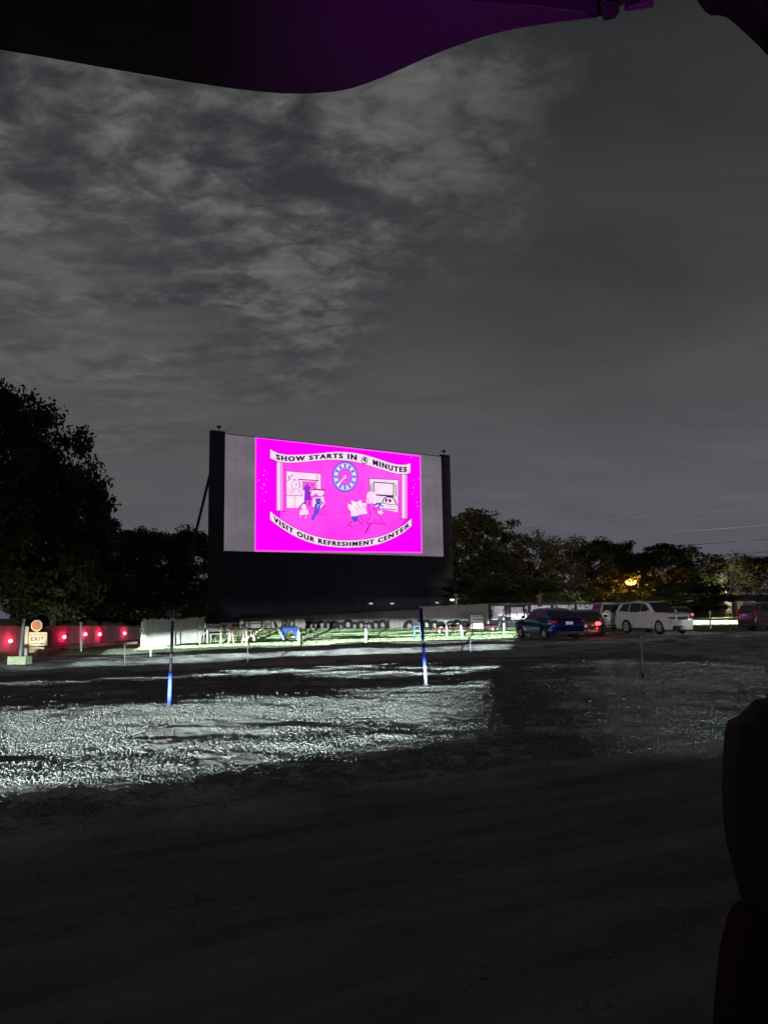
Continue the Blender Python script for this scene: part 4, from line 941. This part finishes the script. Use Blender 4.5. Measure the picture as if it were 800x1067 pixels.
# ================================================================== vehicles
glassm = mat('dark car glass', (0.012, 0.013, 0.016), (0.010, 0.011, 0.013), 0.22, 0.0, spec=0.5)
rimm = mat('alloy rim', (0.55, 0.55, 0.57), (0.4, 0.4, 0.42), 0.3, 0.8)
trimm = mat('black trim', (0.015, 0.015, 0.016), rough=0.5)
lensm = mat('clear lens', (0.16, 0.18, 0.21), (0.10, 0.11, 0.13), 0.1, 0.4)
redl = mat('red lens unlit', (0.35, 0.01, 0.015), (0.28, 0.01, 0.01), 0.15)
redon = emit('red tail lamp', (1.0, 0.06, 0.07), 5.0)
platem = mat('number plate', (0.7, 0.7, 0.68), (0.6, 0.6, 0.62), 0.5, scale=9)
def extrude_profile(pts, W, wf, inset=0.03):
    """side outline (x, z) carried across the car's width with rounded shoulders"""
    b = MB(); n = len(pts); cx = sum(p[0] for p in pts) / n; cz = sum(p[1] for p in pts) / n
    SL = [(-1, 2.2), (-0.965, 0.8), (-0.88, 0.0), (-0.5, -0.25), (0, -0.4), (0.5, -0.25), (0.88, 0.0), (0.965, 0.8), (1, 2.2)]
    for s, k in SL:
        for x, z in pts:
            dx_, dz_ = cx - x, cz - z; q = math.hypot(dx_, dz_) or 1; xx, zz_ = x + dx_ / q * inset * k, z + dz_ / q * inset * k * 0.6
            b.v.append((xx, s * W / 2 * wf(xx, zz_), zz_))
    for j in range(len(SL) - 1):
        for i in range(n):
            b.f.append((j * n + i, j * n + (i + 1) % n, (j + 1) * n + (i + 1) % n, (j + 1) * n + i))
    b.f.append(tuple(range(n - 1, -1, -1))); e = (len(SL) - 1) * n; b.f.append(tuple(range(e, e + n)))
    return b
def arch(cx, r, zc=0.34, zb=0.26, n=7):
    a0 = math.asin((zc - zb) / r); pts = []
    for i in range(n + 1):
        a = math.pi + a0 - (math.pi + 2 * a0) * i / n; pts.append((cx + r * math.cos(a), zc + r * math.sin(a)))
    return pts
def make_car(name, label, P, heading, paint, L_, W, H, belt, wr, wb, front, cabin, rear, windows, ws, rw, tail_on=(False, False), group=None, spare=None, rack=False, tz=None, plate=True, hl_z=0.72, tails=None):
    """car axes: x forward, y to its left; origin on the ground under its middle"""
    car = thing(name, label, 'car', P, heading, group)
    xf, xr = wb / 2 + 0.05, -wb / 2 + 0.05
    prof = [(rear[-1][0] + 0.04, 0.27)] + arch(xr, wr + 0.05) + arch(xf, wr + 0.05) + [(front[0][0] - 0.08, 0.25)] + front + rear
    wf = lambda x, z: (1 - 0.10 * min(1, abs(x) / (L_ / 2)) ** 7) * (1 - 0.04 * max(0, (z - 0.75)) / 0.4 - 0.05 * max(0, 0.45 - z) / 0.2)
    body = extrude_profile(prof, W, wf).build('body', paint, car, True)
    for p in body.data.polygons: p.use_smooth = len(p.vertices) == 4
    tum = lambda x, z: 0.93 - 0.24 * max(0, (z - belt)) / max(0.1, H - belt)
    cab = extrude_profile(cabin, W, tum, 0.02).build('cabin', paint, car, True)
    for p in cab.data.polygons: p.use_smooth = len(p.vertices) == 4
    for poly in windows:
        for s in (-1, 1):
            q = [(x, s * (W / 2 * tum(x, z) + 0.006), z) for x, z in poly]; MB().poly_prism(q, (0, s * 0.004, 0)).build('side_window', glassm, car)
    for nm, (x0, z0, x1, z1) in (('windscreen', ws), ('rear_window', rw)):
        nx, nz = (z1 - z0), -(x1 - x0); k = math.hypot(nx, nz); sg = 1 if nm == 'windscreen' else -1; nx, nz = abs(nx) / k * sg, abs(nz) / k
        o_ = 0.022
        y0, y1 = W / 2 * tum(x0, z0) * 0.9, W / 2 * tum(x1, z1) * 0.88
        q = [(x0 + nx * o_, -y0, z0 + nz * o_), (x0 + nx * o_, y0, z0 + nz * o_), (x1 + nx * o_, y1, z1 + nz * o_), (x1 + nx * o_, -y1, z1 + nz * o_)]
        MB().poly_prism(q, (nx * 0.005, 0, nz * 0.005)).build(nm, glassm, car)
    for x in (xf, xr):
        for s in (-1, 1):
            y = s * (W / 2 - 0.11); w_ = MB().torus((x, y, wr), (0, 1, 0), wr - 0.085, 0.085, 24, 8, 1.25).build('wheel', tyrem, car, True)
            r_ = MB(); r_.torus((x, y + s * 0.055, wr), (0, 1, 0), wr - 0.15, 0.022, 20, 6)
            for k in range(5):
                a = R(72 * k + 18); r_.tube((x, y + s * 0.07, wr), (x + (wr - 0.15) * math.cos(a), y + s * 0.065, wr + (wr - 0.15) * math.sin(a)), 0.035, 0.028, 6)
            r_.tube((x, y + s * 0.02, wr), (x, y + s * 0.09, wr), 0.06, n=10); r_.build('rim', rimm, w_)
            MB().tube((x, y - s * 0.02, wr), (x, y + s * 0.01, wr), wr - 0.11, n=18).build('brake_disc', trimm, w_)
    fx = max(p[0] for p in front); rx = min(p[0] for p in rear)
    for s in (-1, 1):
        MB().ball((fx - 0.15, s * (W / 2 - 0.27), hl_z + 0.03), (0.22, 0.23, 0.095), 12, 8).build('headlight', lensm, car, True)
        tl = tails or (tz or 0.86, 0.10, 0.16)
        MB().ball((rx + 0.10, s * (W / 2 - 0.20), tl[0]), (0.12, tl[2], tl[1]), 12, 8).build('taillight', redon if tail_on[0 if s < 0 else 1] else redl, car, True)
        mr_ = MB().ball((ws[0] - 0.28, s * (W / 2 + 0.07), belt + 0.08), (0.08, 0.11, 0.075)).build('mirror', paint, car, True)
        for hx in (ws[0] - 1.05, ws[0] - 1.95): MB().box((hx, s * (W / 2 * 0.985 + 0.012), belt - 0.14), (0.17, 0.03, 0.03)).build('door_handle', paint, car)
        sl = MB(); sl.box((0, s * (W / 2 * 0.965), 0.30), (wb - 2 * wr - 0.12, 0.05, 0.07)); sl.build('sill', trimm, car)
        if rack: MB().tube((0.1, s * W * 0.33, H + 0.05), (-1.5, s * W * 0.33, H + 0.03), 0.022).build('roof_rail', trimm, car)
    MB().box((fx - 0.02, 0, hl_z), (0.07, W * 0.42, 0.16)).build('grille', trimm, car)
    MB().box((fx - 0.03, 0, 0.36), (0.10, W * 0.74, 0.2)).build('air_intake', trimm, car)
    if plate: MB().box((rx - 0.012, 0, 0.80 if not tails else tails[0] - 0.12), (0.02, 0.36, 0.14)).build('number_plate', platem, car)
    MB().box((rx + 0.03, 0, 0.36), (0.08, W * 0.78, 0.12)).build('rear_valance', trimm, car)
    if spare:
        sp = MB().torus((rx - 0.13, spare[0], spare[1]), (1, 0, 0), 0.25, 0.10, 22, 8, 1.0).tube((rx - 0.02, spare[0], spare[1]), (rx - 0.20, spare[0], spare[1]), 0.27, n=20).build('spare_wheel', spare[2], car, True)
    return car
def wheel_place(pr, pxr, pyr): return hit(pxr, pyr)
def az_of(px): return math.atan2(px - 400, F)
def heading(px, rel):
    """rel: degrees the nose turns left of the line of sight (0 = drives straight away)"""
    return R(90) - az_of(px) + R(rel)
sed_front = [(2.02, 0.42), (2.08, 0.58), (2.04, 0.70), (1.92, 0.80), (1.5, 0.90), (0.95, 0.99)]
sed_rear = [(-0.2, 1.0), (-1.35, 1.06), (-1.98, 1.06), (-2.10, 0.98), (-2.12, 0.70), (-2.14, 0.52), (-2.06, 0.36)]
sed_cab = [(1.02, 0.94), (0.30, 1.42), (-0.15, 1.50), (-0.75, 1.48), (-1.25, 1.34), (-1.80, 1.02), (-0.4, 0.92)]
sed_win = [[(0.70, 1.04), (0.22, 1.36), (-0.12, 1.43), (-0.16, 1.04)], [(-0.24, 1.04), (-0.20, 1.43), (-0.72, 1.41), (-1.12, 1.30), (-1.22, 1.07)]]
bluepaint = mat('midnight blue paint', (0.003, 0.007, 0.16), (0.0025, 0.006, 0.13), 0.30, 0.9, coat=1.0)
darkred = mat('black cherry paint', (0.03, 0.006, 0.008), (0.025, 0.005, 0.006), 0.2, 0.2, coat=1.0)
whitep = mat('white car paint', (0.40, 0.385, 0.40), (0.36, 0.345, 0.36), 0.25, 0.0, coat=0.8)
maroonp = mat('dark maroon paint', (0.055, 0.03, 0.035), (0.045, 0.025, 0.03), 0.3, 0.2, coat=0.8)
P = hit(575, 667.5); P = P + Vector((0.1, 1.2, 0)); P.z = gz(P.x, P.y)
make_car('sedan', 'midnight blue sedan seen from behind, nose towards the screen', P, heading(575, 27), bluepaint, 4.2, 1.80, 1.50, 1.0, 0.32, 2.6, sed_front, sed_cab, sed_rear, sed_win, (1.0, 0.97, 0.32, 1.42), (-1.76, 1.05, -1.24, 1.35), hl_z=0.70)
a_ = heading(610, -4); P = down(622, 660, 40.2) + Vector((math.cos(a_) * 2.1 - math.sin(a_) * 0.66, math.sin(a_) * 2.1 + math.cos(a_) * 0.66, 0)); P.z = gz(P.x, P.y)
make_car('sedan', 'black cherry sedan between blue sedan and white car, tail lamp glowing red', P, a_, darkred, 4.2, 1.80, 1.44, 1.0, 0.32, 2.6, sed_front, [(x, z if z < 1.05 else 0.98 + (z - 0.98) * 0.9) for x, z in sed_cab], sed_rear, [[(x, 0.98 + (z - 0.98) * 0.9) for x, z in w] for w in sed_win], (1.0, 0.97, 0.32, 1.36), (-1.76, 1.05, -1.24, 1.30), (True, False), hl_z=0.70, tails=(0.72, 0.12, 0.17))
car_red = P
rp = P + Vector((math.cos(a_) * -2.4 + math.sin(a_) * 0.75, math.sin(a_) * -2.4 - math.cos(a_) * 0.75, 0.62))
suv_front = [(2.16, 0.42), (2.26, 0.60), (2.26, 0.92), (2.15, 1.04), (1.72, 1.11), (1.0, 1.15)]
suv_rear = [(0, 1.12), (-1.7, 1.16), (-2.14, 1.16), (-2.24, 1.0), (-2.26, 0.72), (-2.30, 0.55), (-2.20, 0.38)]
suv_cab = [(1.04, 1.08), (0.34, 1.62), (-0.15, 1.71), (-1.2, 1.71), (-1.80, 1.64), (-2.00, 1.52), (-2.18, 1.12), (-0.4, 1.02)]
suv_win = [[(0.74, 1.17), (0.28, 1.54), (-0.06, 1.60), (-0.08, 1.17)], [(-0.14, 1.15), (-0.10, 1.62), (-0.98, 1.62), (-1.0, 1.16)], [(-1.08, 1.17), (-1.06, 1.62), (-1.62, 1.57), (-1.86, 1.22)]]
P = down(681, 660, 44.4); P.z = gz(P.x, P.y); suvP = P
# the white SUV: nose to the right and towards us
hd = R(-65)
white_car = make_car('sport_utility', 'white sport utility car seen from the side, nose to the right', P, hd, whitep, 4.55, 1.84, 1.72, 1.1, 0.385, 2.62, suv_front, suv_cab, suv_rear, suv_win, (1.02, 1.11, 0.37, 1.61), (-2.16, 1.18, -2.0, 1.52), rack=False, hl_z=0.82, tails=(1.05, 0.18, 0.12))
white_car.scale = (0.98, 1.0, 1.09)
# white boxy off-roader with spare wheel
box_front = [(1.95, 0.5), (2.0, 0.7), (2.0, 1.0), (1.9, 1.08), (1.0, 1.12)]
box_rear = [(0, 1.14), (-1.9, 1.14), (-1.98, 1.1), (-2.0, 0.8), (-2.02, 0.55), (-1.95, 0.42)]
box_cab = [(0.95, 1.08), (0.55, 1.72), (0.3, 1.82), (-1.8, 1.84), (-1.92, 1.78), (-1.97, 1.12), (-0.4, 1.04)]
box_win = [[(0.72, 1.18), (0.44, 1.68), (0.0, 1.70), (0.0, 1.18)], [(-0.1, 1.18), (-0.1, 1.70), (-0.95, 1.70), (-0.95, 1.18)], [(-1.05, 1.18), (-1.05, 1.70), (-1.75, 1.70), (-1.78, 1.18)]]
P = down(632, 662, 51.5)
make_car('off_roader', 'boxy white off-roader with a white spare wheel on its back', P, heading(635, 14), whitep, 4.0, 1.78, 1.84, 1.12, 0.38, 2.4, box_front, box_cab, box_rear, box_win, (0.94, 1.14, 0.58, 1.70), (-1.97, 1.16, -1.94, 1.70), spare=(0.42, 0.98, woodw), plate=False, tails=(0.95, 0.14, 0.08))
# red lit car beyond the white SUV
P = down(707, 650, 63)
make_car('sedan', 'dark red sedan with lit tail lamps showing above the white car hood', P, heading(707, 8), mat('dark red paint two', (0.22, 0.012, 0.015), (0.18, 0.01, 0.012), 0.25, 0.2, coat=0.8), 4.2, 1.80, 1.46, 1.0, 0.32, 2.6, sed_front, sed_cab, sed_rear, sed_win, (1.0, 0.97, 0.32, 1.40), (-1.76, 1.05, -1.24, 1.33), (True, True), hl_z=0.70)
# maroon car at the right edge, tail towards the left
P = hit(795.5, 657.5) + Vector((1.38, 0.85, 0)); P.z = gz(P.x, P.y)
make_car('sport_utility', 'dark maroon sport utility car cut off by the right edge', P, R(12), maroonp, 4.6, 1.88, 1.78, 1.1, 0.37, 2.7, suv_front, suv_cab, suv_rear, suv_win, (1.02, 1.11, 0.37, 1.61), (-2.16, 1.18, -2.0, 1.52), hl_z=0.82, tails=(1.05, 0.18, 0.12))
# lit lamps of these cars
rp.z = gz(rp.x, rp.y) + 0.32
lamp('tail_glow', 'POINT', rp, 16, (1.0, 0.03, 0.04), 0.06)
# no car headlights shine here; the unseen slit lamps light the grass strips
# pavilion and white trailer far right
q = down(778, 640, 84); t = thing('trailer', 'small white box trailer behind the maroon car', 'trailer', q, 0.2)
MB().box((0, 0, 1.55), (1.5, 1.0, 0.85)).build('box', woodw, t); MB().box((0, 0, 0.9), (1.6, 1.1, 0.1)).build('frame', trimm, t)
for sx in (-0.5, 0.5): MB().torus((sx, -0.5, 0.42), (0, 1, 0), 0.3, 0.1).build('wheel', tyrem, t, True)
q = down(795, 640, 92); t = thing('pavilion', 'dark gable-roofed pavilion beyond the maroon car', 'pavilion', q, 0.1)
MB().poly_prism([(-3.2, -2, 2.0), (3.2, -2, 2.0), (1.6, -2, 2.7), (-1.6, -2, 2.7)], (0, 4, 0)).build('roof', trimm, t)
for sx in (-2.7, 2.7):
    for sy in (-1.7, 1.7): MB().box((sx, sy, 0.95), (0.14, 0.14, 2.1)).build('post', br, t)

def car_beam(loc, target, power, col, size, parentless=None):
    return lamp('headlight_beam', 'SPOT', loc, power, col, 0.05, None, target, R(size), 0.4)
unseen_lamp((42, 66, gz(42, 66) + 0.95), -68, 36, 460000, -0.1, 'unseen slit box outside the lot shaping the beam across the lit grass', bot=5, col=(0.95, 1.0, 1.0))  # unseen lamp in a slit box made to shape its beam
unseen_lamp((35, 38, gz(35, 38) + 1.95), -71, 6, 14000, -3.6, 'unseen slit lamp added to brighten the white car front', bot=7, col=(1.0, 1.0, 1.0))  # added only to brighten the nose of the white car

# ================================================================== the open hatch we look out of
veh = thing('open_hatch_vehicle', 'black open rear hatch of the vehicle framing the view, purple lit trim overhead', 'vehicle', (0.5, -0.9, gz(0.5, -0.9)))
vo = Vector(veh.location)
KT = 0.12
def tg(px, py, off=0.0):
    d = ray(px, py); t = (2.12 - 0.62 * KT - CAM.z) / (d.z - KT * d.y); p = CAM + d * t; return p + Vector((0, 0, off)) - vo
blackp = mat('black hatch plastic', (0.006, 0.006, 0.0065), (0.004, 0.004, 0.0045), 0.8, scale=20, spec=0.2)
trimp = mat('hatch trim cloth', (0.020, 0.011, 0.0215), (0.015, 0.008, 0.016), 0.6, scale=14, spec=0.2)
edge = [(-800, -60), (-260, 5), (0, 50), (50, 59), (100, 68), (150, 77), (200, 85.5), (240, 91.5), (270, 95), (295, 97), (320, 97.3), (345, 95.5), (365, 92), (382, 86.5), (400, 79.5), (420, 70.5), (440, 61.5), (460, 53), (480, 45.5), (500, 38.5), (520, 33), (540, 28.5), (560, 25), (580, 22), (600, 19.5), (620, 17), (632, 15.5), (641, 12.5), (646, 5.5), (656, 2.5), (680, -2.0), (720, -9)]
pts = [tg(*e) for e in edge]
back = [Vector((pts[-1].x + 0.05, -0.25 - vo.y, pts[-1].z - 0.1)), Vector((pts[0].x, -0.25 - vo.y, pts[0].z - 0.1))]
tail = MB().poly_prism(pts + back, (0, 0, 0.055)).build('tailgate', blackp, veh)
pan = [(-230, 8), (0, 48.5), (50, 57), (100, 66), (150, 74.5), (200, 83), (240, 89), (270, 92.5), (295, 94.5), (320, 94.8), (345, 93), (365, 89.5), (382, 84), (400, 77), (420, 68), (440, 59), (460, 50.5), (480, 43), (500, 36), (520, 30.5), (540, 26), (560, 22.8), (580, 20), (600, 17.5), (622, 15), (600, 9.5), (560, 4), (520, 0.5), (480, -3), (440, -30), (300, -80), (-230, -80)]
MB().poly_prism([tg(*p, -0.0020) for p in pan], (0, 0, 0.0012)).build('trim_panel', trimp, tail)
MB().poly_prism([tg(*p, -0.0010) for p in ((628, 14.5), (640, 12), (645, 5), (643, -6), (624, -6))], (0, 0, -0.004)).build('latch', blackp, tail)
MB().poly_prism([tg(*p, -0.003) for p in ((650, 1.4), (680, -3.0), (680, -7), (650, -1))], (0, 0, -0.004)).build('edge_trim', trimp, tail)
def side_solid(name, pxs, Y0, Y1, m, inset=0.02, steps=5):
    b = MB(); n = len(pxs); rings = []
    base = [at(px, py, Y1) for px, py in pxs]; c = sum(base, Vector()) / n
    for k in range(steps + 1):
        f = k / steps; y = Y0 + (Y1 - Y0) * f; e = inset * (1 - f) ** 3
        for p in base:
            dv = Vector((c.x - p.x, 0, c.z - p.z)); dv.normalize(); b.v.append(tuple(Vector((p.x + dv.x * e, y, p.z + dv.z * e)) - vo))
    for k in range(steps):
        for i in range(n): b.f.append((k * n + i, k * n + (i + 1) % n, (k + 1) * n + (i + 1) % n, (k + 1) * n + i))
    b.f.append(tuple(range(n - 1, -1, -1))); e = steps * n; b.f.append(tuple(range(e, e + n)))
    return b.build(name, m, veh, True)
side_solid('side_trim', [(900, 715), (800, 727), (786, 729), (779, 737), (769, 746), (758, 751), (754.5, 765), (753, 790), (752, 820), (753, 850), (757, 880), (765, 910), (771, 934), (780, 948), (900, 960)], 0.66, 0.84, blackp, 0.012)
side_solid('wheel_arch_trim', [(900, 955), (779, 938), (769, 938), (762, 945), (756, 960), (750, 985), (747, 1010), (744, 1040), (741, 1090), (900, 1120)], 0.60, 0.86, mat('brown trim', (0.034, 0.013, 0.010), (0.02, 0.008, 0.006), 0.95, spec=0.05), 0.012)
side_solid('roof_pillar', [(716, -30), (722, -8), (728, 3), (735, 12), (741, 16), (748, 15.5), (757, 17.5), (766, 24.5), (775, 33), (790, 47), (803, 61), (850, 125), (980, 200), (980, -30)], 0.56, 0.585, blackp, 0.003)
MB().box(Vector((0.78, -0.3, 1.25)) - vo, (0.06, 2.0, 1.7)).build('body_side', blackp, veh)
MB().torus(Vector((0.72, -0.9, gz(0.7, -0.9) + 0.36)) - vo, (1, 0, 0), 0.27, 0.09).build('wheel', tyrem, veh, True)
cl_ = Vector((0.16, -0.12, 1.62))
MB().ball(cl_ - vo + Vector((0, -0.04, -0.03)), 0.02).build('added_trim_lamp', emit('purple lamp', (0.5, 0.05, 0.9), 1.0), veh, True)  # added purple lens near the camera, for the spot that tints the trim
lamp('added_trim_spot', 'SPOT', cl_, 52, (0.62, 0.04, 0.78), 0.02, None, tg(548, 12) + vo, R(34), 1.0)  # added spot, out of view, aimed up to tint the hatch trim purple

# faint sun lamp added to stand in for moonlight
sun = bpy.data.lights.new('added_moonlight', 'SUN'); sun.energy = 0.012; sun.angle = R(12); sun.color = (0.9, 0.95, 1.0)
so = bpy.data.objects.new('added_moonlight', sun); COL.objects.link(so); so.rotation_euler = (R(35), 0, R(20))
